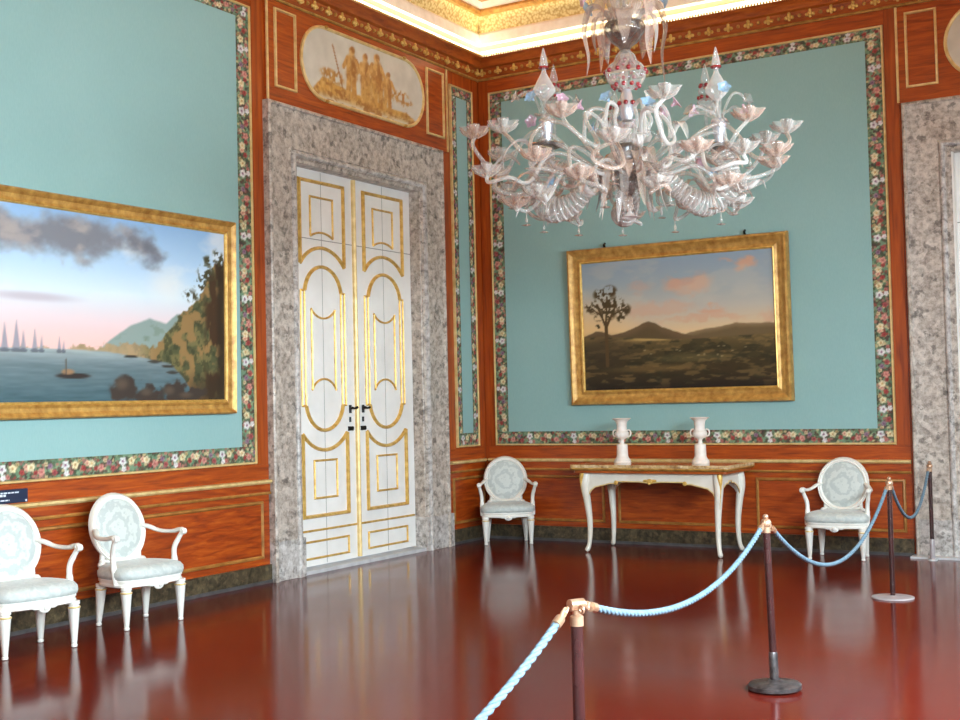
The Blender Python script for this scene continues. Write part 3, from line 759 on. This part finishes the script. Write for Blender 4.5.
# ------------------------------------------------------------------ armchairs (front = -y locally)
def armchair(label):
    r = empty('armchair', (0,0,0), 0, label=label, cat='chair', group='white oval-back armchairs')
    # seat frame: bowed front, rounded plan
    def plan(a, b, y0, n=44, e=4.0):
        P = []
        for i in range(n):
            t = 2*PI*i/n; cx, sy = math.cos(t), math.sin(t)
            x = a*math.copysign(abs(cx)**(2/e), cx); y = b*math.copysign(abs(sy)**(2/e), sy)
            if y < 0: y -= .035*(1-(x/a)**2)
            P.append((x*(1-.10*y/b), y+y0))
        return P
    fp = plan(.282, .205, -.035)
    def loft(levels):
        m = MB(); n = len(fp)
        for (s, z, dy) in levels:
            m.v += [(x*s, (y)*s+dy, z) for x, y in fp]
        for k in range(len(levels)-1):
            for i in range(n):
                j = (i+1) % n; m.f.append((k*n+i, k*n+j, (k+1)*n+j, (k+1)*n+i))
        m.f.append(tuple(reversed(range(n)))); m.f.append(tuple((len(levels)-1)*n+i for i in range(n)))
        return m
    fr = loft([(.95,.300,0),(1.0,.308,0),(1.0,.322,0),(.98,.328,0),(.98,.338,0),(1.0,.343,0),(1.0,.354,0),(.96,.362,0)])
    fr.build('seat_rail', IVORY, r, smooth=35)
    cu = loft([(.95,.350,0),(1.02,.362,0),(1.04,.385,0),(1.03,.410,0),(.97,.434,0),(.84,.450,0),(.6,.458,0),(.2,.462,0)]); cu.build('seat_cushion', DAMASK, r, smooth=60)
    # carved apron ornament
    o = MB(); o.ball((0,-.262,.30), .045, 12, (1.0,.35,.7)); o.ball((0,-.275,.305), .02, 8)
    for k in (-1, 1): o.ball((k*.06,-.262,.312), .03, 10, (1.3,.35,.6))
    o.build('apron_carving', IVORY, r)
    # legs
    for (x, y, sx, sy) in ((.25,-.205,.0,-.0), (-.25,-.205,0,0), (.205,.13,.012,.02), (-.205,.13,-.012,.02)):
        l = MB(); M = None
        prof = [(.014,.0),(.020,.004),(.021,.018),(.016,.024),(.019,.03),(.039,.255),(.042,.262),(.042,.272),(.032,.28),(.04,.288),(.04,.31)]
        vs0 = len(l.v); l.lathe(prof, (0,0,0), 12)
        l.v = [(p[0]+x+sx*(1-p[2]/.31), p[1]+y+sy*(1-p[2]/.31), p[2]) for p in l.v]
        lg = l.build('leg', IVORY, r, smooth=40)
        b = MB(); b.lathe([(.042,.262),(.044,.266),(.044,.270),(.042,.274)], (x+sx*.13,y+sy*.13,0), 12); b.build('gilt_ring', BEAD, lg)
    # back: oval ring tilted backward
    tilt = math.radians(11); cy, cz = .195, .695
    def B(a, b, h):   # a across, b up, h forward of the back plane
        y = cy+(b)*math.sin(tilt)-h*math.cos(tilt); z = cz+b*math.cos(tilt)-h*math.sin(tilt)*-1*-1
        return (a, y, z)
    ring = [(.222*math.cos(t), .238*math.sin(t)) for t in [2*PI*i/40 for i in range(40)]]
    m = MB(); m.sweep(ring, [(-.026,-.018),(-.028,.010),(-.018,.026),(-.008,.020),(.0,.030),(.012,.024),(.018,.008),(.018,-.018),(-.026,-.018)], B, True); m.build('back_frame', IVORY, r, smooth=40)
    p = MB(); n = 40; lev = [(.96,-.02),(.97,.006),(.90,.016),(.7,.022),(.4,.026),(.02,.028)]
    for s, h in lev: p.v += [B(a*s, b*s, h) for a, b in ring]
    for k in range(len(lev)-1):
        for i in range(n):
            j = (i+1) % n; p.f.append((k*n+i, k*n+j, (k+1)*n+j, (k+1)*n+i))
    p.f.append(tuple(reversed(range(n)))); p.build('back_pad', DAMASK_BACK, r, smooth=60)
    # stumps and cross rail joining back to seat
    m = MB()
    for k in (-1, 1):
        m.tube(crom([(k*.195,.140,.33),(k*.185,.152,.40),(k*.172,.165,.45),(k*.165,.165,.52)], 4), [.024]*5+[.022]*4+[.020]*4, 8)
        m.ball((k*.188,.145,.440), .03, 10)
    m.tube(crom([(-.165,.158,.465),(-.08,.158,.458),(0,.154,.468),(.08,.158,.458),(.165,.158,.465)], 4), .016, 8)
    m.build('back_support', IVORY, r, smooth=60)
    # arms
    for k in (-1, 1):
        a = MB()
        path = crom([(k*.215,.192,.70),(k*.245,.13,.685),(k*.285,.06,.655),(k*.305,-.06,.652),(k*.312,-.14,.668),(k*.312,-.175,.662)], 5)
        a.tube(path, [.020]*8+[.018]*8+[.020]*6+[.024]*4, 10, flat=(1.15,.85))
        a.lathe([(1e-7,-.022),(.022,-.02),(.026,0),(.022,.02),(1e-7,.022)], (k*.312,-.175,.655), 12, M=Matrix.Rotation(PI/2, 4, 'Y'))
        a.tube(crom([(k*.312,-.165,.652),(k*.300,-.135,.60),(k*.285,-.105,.53),(k*.282,-.11,.44),(k*.283,-.13,.36),(k*.28,-.135,.32)], 5), [.018]*6+[.02]*8+[.024]*12, 10)
        arm = a.build('arm', IVORY, r, smooth=60)
    return r
chair = armchair('white oval-back armchair standing alone in the room corner beside the stone doorway')
chair.location = (.475,-.36,0); chair.rotation_euler.z = math.radians(33)
c2 = copy_tree(chair); c2['label'] = 'white oval-back armchair between the side table and right doorway, behind the rope'
c2.location = (4.19,-.37,0); c2.rotation_euler.z = math.radians(3)
c3 = copy_tree(chair); c3['label'] = 'white oval-back armchair against the left wall, nearer the tall double door'
c3.location = (.455,-5.86,0); c3.rotation_euler.z = math.radians(86)
c4 = copy_tree(chair); c4['label'] = 'white oval-back armchair cut by the left picture edge under the caption plate'
c4.location = (.54,-6.93,0); c4.rotation_euler.z = math.radians(82)

# ------------------------------------------------------------------ console table
def table():
    x0, x1, y0, y1 = 1.555, 3.275, -.92, -.09; cx, cy = (x0+x1)/2, (y0+y1)/2
    r = empty('side_table', (cx, cy, 0), 0, label='ivory and gilt side table with marble top below the landscape', cat='table')
    hw, hd = (x1-x0)/2, (y1-y0)/2
    def plan(e):
        P = []; w, d = hw+e, hd+e
        for (sx, sy) in ((-1,-1),(1,-1),(1,1),(-1,1)):
            # canted corner with small ear
            if (sx, sy) == (-1,-1): P += [(-w,-d+.08),(-w-.0,-d+.02),(-w+.02,-d),(-w+.08,-d)]
            if (sx, sy) == (1,-1): P += [(w-.08,-d),(w-.02,-d),(w,-d+.02),(w,-d+.08)]
            if (sx, sy) == (1,1): P += [(w,d-.04),(w-.02,d)]
            if (sx, sy) == (-1,1): P += [(-w+.02,d),(-w,d-.04)]
        return P
    Mz = lambda a, b, h: (a, b, h)
    MB().poly(plan(0), .872, .908, Mz).build('marble_top', TABTOP, r, smooth=0, bevel=.006)
    m = MB(); P = plan(-.012); m.sweep(P, [(.05,.845),(0,.85),(-.016,.866),(-.012,.876),(.05,.876)], Mz, True); m.build('gilt_edge', GILT2, r)
    m = MB(); m.poly(plan(-.03), .822, .85, Mz); m.build('top_moulding', W_D, r, smooth=0, bevel=.004)
    # scalloped aprons
    lx, ly = hw-.145, hd-.11
    def apron(P0, P1, drop, out, nm):
        # polygon in (t, z) along edge from P0 to P1
        P0, P1 = Vector(P0), Vector(P1); L = (P1-P0).length; d = (P1-P0)/L; nrm = Vector((d.y,-d.x))
        Ma = lambda a, b, h: tuple(Vector((P0+d*a+nrm*h).to_tuple()+(b,)))
        s = min(.34, L*.42); Q = [(0,.825),(L,.825),(L,.50)]
        right = [(L,.50),(L-.02,.58),(L-.05,.635),(L-.10,.675),(L-s*.62,.70),(L-s*.8,.715),(L-s,.715),(L-s-.01,.735)]
        mid = [(L*.5+.12,.735),(L*.5+.05,.728),(L*.5,.722),(L*.5-.05,.728),(L*.5-.12,.735)] if L > 1 else []
        left = [(L-a, b) for a, b in reversed(right)]
        Q = [(0,.825),(L,.825)]+right+mid+left
        mb = MB().poly(Q, -.012, .012, Ma)
        ap = mb.build('apron', TABW, r, smooth=0)
        g = MB(); g.sweep(right+mid+left, [(-.006,.010),(-.006,.018),(.006,.018),(.006,.010)], Ma)
        g.build('gilt_line', BEAD, ap)
        if L > 1:
            g = MB(); g.ball(Ma(L/2,.738,.02), .035, 12, (1,.5,.8)); g.ball(Ma(L/2,.722,.03), .018, 8)
            for k in (-1, 1): g.ball(Ma(L/2+k*.045,.745,.016), .022, 8, (1.4,.5,.7))
            for k in (s, L-s): g.ball(Ma(k,.722,.016), .024, 10, (1,.5,1))
            g.build('carved_shell', GILT, ap)
    apron((-lx,-ly),(lx,-ly),0,1,'f'); apron((lx,-ly),(lx,ly),0,1,'r'); apron((lx,ly),(-lx,ly),0,1,'b'); apron((-lx,ly),(-lx,-ly),0,1,'l')
    for sx in (-1, 1):
        for sy in (-1, 1):
            ox, oy = sx*lx, sy*ly; q = Vector((sx, sy, 0)).normalized()
            def at(o, z): return (ox+q.x*o, oy+q.y*o, z)
            path = crom([at(.0,.825), at(.012,.74), at(.018,.66), at(.0,.54), at(-.018,.40), at(-.026,.26), at(-.018,.12), at(.0,.045), at(.025,.015)], 4)
            n = len(path); rad = [np.interp(i/(n-1), [0,.12,.3,.55,.8,.93,1], [.046,.05,.042,.030,.022,.026,.018]) for i in range(n)]
            l = MB().tube(path, rad, 10); lg = l.build('leg', TABW, r, smooth=50)
            if sy < 0:
                g = MB(); P = [Vector(p)+Vector((q.x, q.y, 0))*(rr*.9) for p, rr in zip(path, rad)]
                g.tube(P[:15], [.026,.030,.028,.024,.020,.016,.012,.010,.008,.007,.006,.005,.005,.004,.003], 8); g.build('gilt_acanthus', GILT, lg)
    return r
table()
def urn(x, label):
    r = empty('urn', (x,-.50,.908), 0, label=label, cat='vase', group='white urns on the side table')
    MB().lathe([(.088,0),(.092,.012),(.085,.022),(.088,.03),(.074,.045),(.064,.06),(.060,.075)], seg=28).build('foot', BISQUE, r, smooth=40)
    MB().lathe([(.060,.073),(.058,.12),(.057,.185),(.053,.195),(.030,.20)], seg=28).build('pedestal', BISQUE, r, smooth=40)
    b = MB().lathe([(.026,.198),(.022,.215),(.020,.235),(.030,.25),(.058,.262),(.072,.285),(.076,.31),(.068,.325),(.058,.33),(.052,.36),(.053,.40),(.060,.432),(.086,.454),(.100,.463),(.094,.468),(.075,.458),(.055,.42),(.05,.34)], seg=28); b.build('bowl', BISQUE, r, smooth=50)
    for k in (-1, 1):
        MB().tube(crom([(k*.066,0,.275),(k*.095,0,.285),(k*.100,0,.325),(k*.078,0,.345),(k*.060,0,.335)], 4), .008, 8).build('handle', BISQUE, r, smooth=60)
    return r
u = urn(1.972, 'white footed urn on the left half of the side table')
u2 = copy_tree(u); u2.location.x = 2.838; u2['label'] = 'white footed urn on the right half of the side table'

# ------------------------------------------------------------------ rope barrier
def stanchion(x, y, z, label, rotz=0, barrel=False, kind=0):
    r = empty('stanchion', (x, y, 0), rotz, label=label, cat='barrier post', group='rope barrier posts')
    if kind == 0: MB().lathe([(.134,0),(.142,.006),(.142,.026),(.134,.034),(.05,.042),(.04,.05),(.032,.055)], seg=36).build('base', IRON, r, smooth=40)
    if kind == 1: MB().lathe([(.158,0),(.160,.004),(.156,.012),(.10,.018),(.022,.022)], seg=36).build('base', GREYLAC, r, smooth=40)
    if kind == 2: MB().lathe([(.045,0),(.046,.01),(.03,.014)], seg=24).build('base', SLAB, r, smooth=40)
    if kind != 1: MB().lathe([(.024,.012),(.024,.19),(.0205,.20)], seg=18).build('sleeve', IRON if kind == 0 else GREYLAC, r, smooth=40)
    MB().lathe([(.0195,.02),(.0195,z-.075)], seg=20).build('pole', POLE, r, smooth=40)
    MB().lathe([(.022,z-.085),(.022,z-.055),(.013,z-.05),(.012,z-.035)], seg=20).build('collar', BRASS, r, smooth=40)
    if barrel:
        MB().lathe([(.012,-.028),(.019,-.026),(.019,.026),(.012,.028)], (0,0,z-.018), 20, M=Matrix.Rotation(PI/2, 4, 'Y')).build('barrel_head', BRASS, r, smooth=40)
    else:
        h = MB(); h.lathe([(.012,z-.05),(.026,z-.045),(.030,z-.030),(.022,z-.014),(.014,z-.010)], (0,0,0), 18); h.ball((0,0,z), .016, 12); h.build('ball_head', BRASS, r, smooth=50)
    for k in (-1, 1):
        MB().tube([(0, k*(.030+.012*math.cos(t)), z-.03+.012*math.sin(t)) for t in [2*PI*i/14 for i in range(14)]], .004, 6, closed=True).build('ring', BRASS, r, smooth=60)
    return r
S = [(5.648,-8.87,.938), (5.32,-5.912,.92), (5.184,-2.605,.915), (5.02,-.28,.915)]
stanchion(*S[0], 'nearest rope barrier post, its barrel head low in front, base out of view', math.radians(60), True)
s2 = stanchion(*S[1], 'second nearest barrier post, standing on a round dark base on the open floor', math.radians(5)); s2.rotation_euler.y = -.025; s2.location.z = .004
stanchion(*S[2], 'barrier post with round base standing before the right end of the wall panelling', math.radians(3), False, 1)
stanchion(*S[3], 'farthest slim barrier post standing close against the right stone door frame', math.radians(4), False, 2)
def rope(a, b, sag, label, strands=True):
    a, b = Vector(a), Vector(b); d = (b-a); d2 = Vector((d.x, d.y, 0)).normalized()
    n = 160; P = []
    for i in range(n+1):
        t = i/n; p = a+d*t; p.z -= 4*sag*t*(1-t); P.append(p)
    P0 = list(P); off = a.copy()
    rt = MB(); side = Vector((-d2.y, d2.x, 0))
    for s in range(3):
        Q = []
        L = 0
        for i in range(4, n-3):
            L += (P[i]-P[i-1]).length
            t = (P[i+1]-P[i-1]).normalized(); u = side; w = t.cross(u)
            ph = L/.045*2*PI/3*1.0+s*2*PI/3
            Q.append(P[i]+(u*math.cos(ph)+w*math.sin(ph))*.0062-off)
        rt.tube(Q, .0082, 7)
    o = rt.build('barrier_rope', ROPE, None, smooth=70); o.location = off
    tag(o, label, 'rope', 'pale blue barrier ropes')
    for (i, j, k) in ((4, 7, 0), (n-4, n-7, n)):
        dd = (P[j]-P[i]).normalized()
        m = MB(); m.tube([P[i]-dd*.014-off, P[i]+dd*.03-off], .0165, 12); m.build('end_cap', BRASS, o)
        e = P[k]; q = P[i]-dd*.014
        m = MB(); m.tube(crom([q-off, (q*.65+e*.35)+Vector((0,0,.010))-off, (q*.3+e*.7)-Vector((0,0,.008))-off, e-off], 5), .0055, 8)
        m.tube([(q*.45+e*.55)+dd*.016*math.cos(t)+Vector((0,0,.012*math.sin(t)))-off for t in [2*PI*i2/14 for i2 in range(14)]], .0042, 6, closed=True)
        m.build('snap_hook', BRASS, o)
    return o
def hook(i, dirn): return None
rope((5.660,-8.835,.915), (5.296,-5.945,.89), .185, 'sagging pale blue rope from the nearest post to the second post')
rope((5.298,-5.875,.885), (5.186,-2.64,.885), .40, 'deep hanging pale blue rope crossing in front of the right armchair legs')
rope((5.182,-2.57,.885), (5.02,-.315,.885), .37, 'short looking pale blue rope between the two farthest barrier posts')
rope((5.635,-8.905,.915), (5.96,-12.1,.885), .29, 'thick twisted pale blue rope running out of view at the bottom edge')

# ------------------------------------------------------------------ glass chandelier
def chandelier():
    C0 = (4.217,-5.172,0)
    r = empty('chandelier', (C0[0], C0[1], 4.0), 0, label='large clear and coloured blown glass chandelier hanging from the ceiling', cat='chandelier')
    Z = -4.0
    R2 = Vector((.856,.517,0)); F2 = Vector((-.517,.856,0))
    def dirv(az): return R2*math.cos(az)+F2*math.sin(az)
    def P(az, rad, z): 
        d = dirv(az); return (d.x*rad, d.y*rad, z+Z)
    def L(prof): return [(a, b+Z) for a, b in prof]
    MB().lathe(L([(.012,4.1),(.012,6.26),(.05,6.27),(.07,6.32)]), seg=12).build('rod', SILVER, r)
    # top bowl, leaves and scrolls
    MB().lathe(L([(.015,3.80),(.045,3.84),(.085,3.87),(.125,3.93),(.135,3.965),(.125,3.99),(.10,3.985),(.09,3.95),(.05,3.9)]), seg=24).build('top_bowl', G_SMOKE, r, smooth=60)
    MB().lathe(L([(.02,3.98),(.05,4.03),(.035,4.07),(.055,4.12),(.03,4.18),(.02,4.3)]), seg=16).build('top_stem', G_CLEAR, r, smooth=60)
    def blade(pts, w, mat, name, parent, az, curl=.35):
        # pts: (radius,z) list; a leaf with ridge and thickness
        C = crom([P(az, a, b) for a, b in pts], 5); n = len(C); d = dirv(az); s = Vector((-d.y, d.x, 0)); m = MB()
        for i, c in enumerate(C):
            t = i/(n-1); ww = w*math.sin(PI*min(1, .12+.88*t)**.8)**.8+.002
            tg = (C[min(n-1,i+1)]-C[max(0,i-1)]).normalized(); nn = s.cross(tg)
            for (u, h) in ((-1,-curl*.5),(-.5,.05),(0,.25),(.5,.05),(1,-curl*.5),(.5,-.12),(0,.02),(-.5,-.12)):
                m.v.append(tuple(c+s*u*ww+nn*h*ww))
        for i in range(n-1):
            for k in range(8):
                l = (k+1) % 8; m.f.append((i*8+k, i*8+l, (i+1)*8+l, (i+1)*8+k))
        m.f.append(tuple(reversed(range(8)))); m.f.append(tuple((n-1)*8+k for k in range(8)))
        return m.build(name, mat, parent, smooth=70)
    for i in range(10):
        az = 2*PI*i/10+.2; j = (i*37 % 10)/10
        if i % 2 == 0: blade([(.08,3.97),(.14,4.10),(.22,4.12),(.27,3.98),(.245,3.80),(.265,3.60+.1*j)], .05, G_PINK, 'top_leaf', r, az)
        else: blade([(.07,3.97),(.12,4.04),(.19,4.02),(.205,3.90),(.19,3.76+.05*j)], .055, G_PINK if i % 3 else G_CLEAR, 'top_leaf', r, az)
    for i in range(8):
        az = 2*PI*i/8+.1
        m = MB(); m.tube(crom([P(az,.04,4.0),P(az,.09,4.16),P(az,.17,4.28),P(az,.26,4.25),P(az,.25,4.16)], 5), .010, 7); st = m.build('top_scroll', G_CLEAR, r, smooth=70)
        flower(P(az,.25,4.15), dirv(az)+Vector((0,0,-.2)), .05, (G_BLUE, G_ROSE, G_WHITE)[i % 3], 'top_flower', st)
    # neck: frilled ball with ruby beads, silver tube
    MB().lathe(L([(.02,3.55),(.06,3.575),(.10,3.60),(.125,3.64),(.128,3.68),(.10,3.72),(.075,3.74),(.06,3.78),(.025,3.82)]), seg=32, wave=(8,.10,.9)).build('frilled_ball', G_CLEAR, r, smooth=70)
    for z, rr, n in ((3.745,.05,7),(3.675,.132,12),(3.585,.085,10),(3.47,.055,7)):
        for i in range(n): MB().ball(P(2*PI*i/n, rr, z), .016, 8).build('ruby_bead', G_RED, r, smooth=70)
    MB().lathe(L([(.03,3.36),(.046,3.40),(.05,3.46),(.04,3.52),(.03,3.56)]), seg=16).build('silver_tube', SILVER, r, smooth=60)
    MB().lathe(L([(.02,3.20),(.13,3.22),(.15,3.26),(.13,3.29),(.06,3.31),(.045,3.36)]), seg=32, wave=(10,.12,.8)).build('frilled_collar', G_CLEAR, r, smooth=70)
    MB().lathe(L([(.05,2.98),(.09,3.03),(.085,3.10),(.10,3.16),(.06,3.21)]), seg=24).build('hub', G_SMOKE, r, smooth=70)
    MB().lathe(L([(.012,2.86),(.03,2.89),(.075,2.93),(.085,2.96),(.07,2.985),(.05,2.99)]), seg=24).build('bottom_bowl', G_SMOKE, r, smooth=70)
    MB().lathe(L([(.006,2.77),(.02,2.785),(.028,2.81),(.018,2.83),(.026,2.85),(.014,2.875)]), seg=16).build('bottom_stem', G_PINK, r, smooth=70)
    flower(P(0,0,2.775), Vector((0,0,-1)), .06, G_WHITE, 'bottom_flower', r)
    # hanging blades round the core
    for i in range(12):
        az = 2*PI*i/12+.26; j = ((i*53) % 12)/12
        blade([(.07,3.12),(.13,3.14),(.16+.05*j,3.02),(.15+.09*j,2.88),(.17+.12*j,2.72+.07*j)], .034, (G_CLEAR, G_PINK, G_SMOKE, G_WHITE)[i % 4], 'hanging_leaf', r, az)
    # curved arms over the collar with upturned tips
    for i in range(7):
        az = 2*PI*i/7+.5
        m = MB(); m.tube(crom([P(az,.09,3.22),P(az,.16,3.34),P(az,.13,3.42),P(az,.22,3.44),P(az,.27,3.36),P(az,.28,3.22)], 5), .013, 8); st = m.build('collar_scroll', G_WHITE, r, smooth=70)
        flower(P(az+.1,.30,3.44), dirv(az)+Vector((0,0,.7)), .045, (G_ROSE, G_BLUE, G_CLEAR)[i % 3], 'flower', st)
    # big ribbed horns carrying silver cups and spires
    for hi, az in enumerate((math.radians(14), math.radians(146), math.radians(84))):
        R = .64 if hi == 0 else .60; dz = (.03, .10, .0)[hi]
        C = crom([P(az,.13,3.10),P(az,.26,3.0),P(az,.40,2.88),P(az+.05,.54,2.84),P(az,R+.04,2.93),P(az-.02,R+.04,3.06+dz),P(az,R,3.17+dz)], 9)
        n = len(C); rad = [np.interp(i/(n-1), [0,.25,.5,.8,1], [.035,.055,.085,.075,.055])*(1+.10*math.cos(i*PI*1.0)) for i in range(n)]
        m = MB(); m.tube(C, rad, 14); horn = m.build('ribbed_horn', G_CLEAR, r, smooth=80)
        m = MB()
        for i in range(3, n-2, 2):
            c = C[i]; rr = rad[i]+.006
            t = (C[i+1]-C[i-1]).normalized(); u = t.cross(Vector((0,0,1))).normalized(); w = u.cross(t)
            m.tube([c+u*math.cos(a)*rr+w*math.sin(a)*rr for a in [2*PI*q/14 for q in range(14)]], .008, 6, closed=True)
        m.build('horn_rings', G_WHITE, horn, smooth=80)
        b = Vector(P(az, R, 3.17+dz)); 
        MB().lathe([(.03,.0),(.10,.02),(.12,.035),(.10,.045),(.05,.05)], tuple(b+Vector((0,0,-.02))), 24, wave=(9,.1,.8)).build('horn_collar', G_SMOKE, horn, smooth=70)
        MB().lathe([(.03,.02),(.036,.07),(.050,.155),(.054,.185),(.048,.19),(.04,.15)], tuple(b), 20).build('silver_cup', SILVER, horn, smooth=60)
        s = b+Vector((0,0,.27))+R2*(-.01)
        MB().tube([b+Vector((0,0,.16)), s+Vector((0,0,.05))], .010, 8).build('spire_stem', G_WHITE, horn, smooth=70)
        MB().lathe([(.012,.04),(.03,.055),(.076,.10),(.078,.12),(.05,.17),(.02,.225),(.014,.25),(.026,.27),(.030,.285),(.022,.33),(.004,.40)], tuple(s), 20, wave=(8,.05,.5)).build('onion_spire', G_WHITE, horn, smooth=70)
        MB().lathe([(.014,.255),(.036,.262),(.036,.272),(.014,.279)], tuple(s), 16).build('spire_ring', G_RED, horn, smooth=60)
        # ruby beaded spire standing behind
        q = b+R2*(.065 if hi == 1 else -.055)+F2*.16
        MB().lathe([(.010,.05),(.010,.30),(.05,.32),(.062,.345),(.03,.37),(.02,.385),(.045,.40),(.05,.42),(.02,.45),(.015,.47),(.03,.49),(.028,.51),(.004,.60)], tuple(q), 16, wave=(6,.1,.5)).build('beaded_spire', G_CLEAR, horn, smooth=70)
        for z, rr, k in ((.375,.045,7),(.455,.035,6)):
            for i in range(k): MB().ball((q.x+rr*math.cos(2*PI*i/k), q.y+rr*math.sin(2*PI*i/k), q.z+z), .014, 8).build('ruby_bead', G_RED, horn, smooth=70)
        for k in range(6):
            a = 2*PI*k/6+.4*hi; d = Vector((math.cos(a), math.sin(a), 0)); rl = .11+.07*((k*5+hi) % 3)/2; zt = .24+.16*((k*7+hi*2) % 4)/4
            m = MB(); m.tube(crom([b+Vector((0,0,.15)), b+d*.03+Vector((0,0,.22)), b+d*rl*.6+Vector((0,0,zt)), b+d*rl+Vector((0,0,zt+.02)), b+d*(rl+.05)+Vector((0,0,zt-.02))], 4), .009, 7); st = m.build('flower_stem', G_CLEAR, horn, smooth=70)
            flower(b+d*(rl+.05)+Vector((0,0,zt-.02)), d+Vector((0,0,.5)), .042, (G_ROSE, G_CLEAR, G_WHITE, G_ROSE, G_PINK, G_BLUE)[(k+hi) % 6], 'flower', st)
    rg = random.Random(11)
    for i in range(40):
        az = 2*PI*i/40+rg.uniform(-.06,.06); a = rg.uniform(.25,.70); z = rg.uniform(2.86,3.16); k = rg.choice((-1,1,1))
        blade([(a,z),(a+.05,z+.05*k),(a+.11,z+.05*k),(a+.17,z-.01),(a+.20,z-.07)], .028, (G_CLEAR, G_PINK, G_WHITE, G_PINK)[i % 4], 'glass_leaf', r, az, .5)
    # candle arms in three tiers
    tiers = [(11, .945, 3.25, PI/11), (13, .90, 3.03, .10), (11, .72, 2.86, .30)]
    for ti, (n, R, zc, ph) in enumerate(tiers):
        for i in range(n):
            az = 2*PI*i/n+ph; jr = 1+.05*math.sin(i*2.7+ti); Rr = R*jr; zz = zc+.04*math.sin(i*4.1+ti*2)
            if ti == 0: path = [(.16,3.04),(.30,3.12),(.48,3.26),(.60,3.30),(.70,3.21),(.77,3.08),(.86,3.04),(Rr+.01,zz-.10),(Rr,zz-.02)]
            elif ti == 1: path = [(.16,3.02),(.30,3.05),(.46,3.13),(.56,3.10),(.65,2.97),(.75,2.92),(.85,2.95),(Rr,zz-.07),(Rr,zz-.02)]
            else: path = [(.15,3.00),(.28,3.0),(.42,3.04),(.52,2.98),(.58,2.86),(.66,2.80),(.73,2.82),(Rr,zz-.05),(Rr,zz-.02)]
            tw = lambda k: az+.10*math.sin(k*1.3+i)
            m = MB(); m.tube(crom([P(tw(k), a, b) for k, (a, b) in enumerate(path)], 5), .0125, 8); arm = m.build('arm', G_WHITE if (i+ti) % 4 == 0 else (G_PINK if (i+ti) % 4 == 2 else G_CLEAR), r, smooth=70)
            e = P(tw(8), Rr, zz)
            MB().lathe([(.014,-.03),(.03,-.022),(.045,-.012),(.07,.004),(.090,.034),(.092,.038),(.068,.014),(.04,.0),(.022,.03),(.034,.062),(.026,.062)], e, 36, wave=(6,.26,.8)).build('drip_cup', G_PINK if (i+ti) % 2 else G_CLEAR, arm, smooth=70)
            f = Vector(P(tw(5), path[5][0], path[5][1]))
            m = MB(); m.tube([f, f-Vector((0,0,.05))], .004, 6); m.ball(f-Vector((0,0,.06)), .010, 8, (1,1,1.6)); m.lathe([(.003,0),(.028,.006),(.003,.016)], tuple(f-Vector((0,0,.098))), 20, wave=(5,.5,.6)); m.build('pendant', G_PINK if i % 2 else G_CLEAR, arm, smooth=70)
            if i % 2 == ti % 2:
                g = Vector(P(tw(3), path[3][0], path[3][1]))
                flower(g+Vector((0,0,.02)), dirv(az)+Vector((0,0,.8)), .042, (G_CLEAR, G_WHITE, G_BLUE, G_ROSE, G_CLEAR, G_PINK)[(i+ti*2) % 6], 'flower', arm)
    return r
def flower(c, d, r, mat, name, parent):
    d = Vector(d).normalized(); q = d.to_track_quat('Z', 'Y').to_matrix().to_4x4()
    m = MB(); m.lathe([(.006,-.02),(.012,0),(r*.45,r*.35),(r*.85,r*.55),(r,r*.62),(r*.8,r*.5),(r*.35,r*.3),(.004,.01)], tuple(c), 20, wave=(5,.28,), M=q)
    return m.build(name, mat, parent, smooth=70)
chandelier()

# ------------------------------------------------------------------ world, camera, view
w = bpy.data.worlds.new('World'); sc.world = w; w.use_nodes = True
bg = w.node_tree.nodes['Background']; bg.inputs[0].default_value = (.75, .87, 1, 1); bg.inputs[1].default_value = 1.0
cd = bpy.data.cameras.new('camera'); cam = bpy.data.objects.new('camera', cd); COL.objects.link(cam)
fpx, yaw, pit, rol = 1241.91, -.543506, .0341827, -.022863
cd.sensor_width = 36; cd.lens = fpx/960*36; cd.clip_start = .05
fw = Vector((math.sin(yaw)*math.cos(pit), math.cos(yaw)*math.cos(pit), math.sin(pit)))
rt = Vector((math.cos(yaw), -math.sin(yaw), 0)); up = rt.cross(fw)
c_, s_ = math.cos(rol), math.sin(rol)
rt2 = c_*rt+s_*up; up2 = -s_*rt+c_*up
cam.matrix_world = Matrix(((rt2.x,up2.x,-fw.x,7.47292),(rt2.y,up2.y,-fw.y,-12.45354),(rt2.z,up2.z,-fw.z,1.575364),(0,0,0,1)))
sc.camera = cam
sc.view_settings.view_transform = 'Standard'; sc.view_settings.look = 'None'
sc.view_settings.gamma = 1; sc.view_settings.use_curve_mapping = False
sc.view_settings.exposure = 0.1
sc.cycles.use_denoising = True
sc.cycles.max_bounces = 10; sc.cycles.diffuse_bounces = 5; sc.cycles.glossy_bounces = 4; sc.cycles.transparent_max_bounces = 24
sc.cycles.sample_clamp_indirect = 6
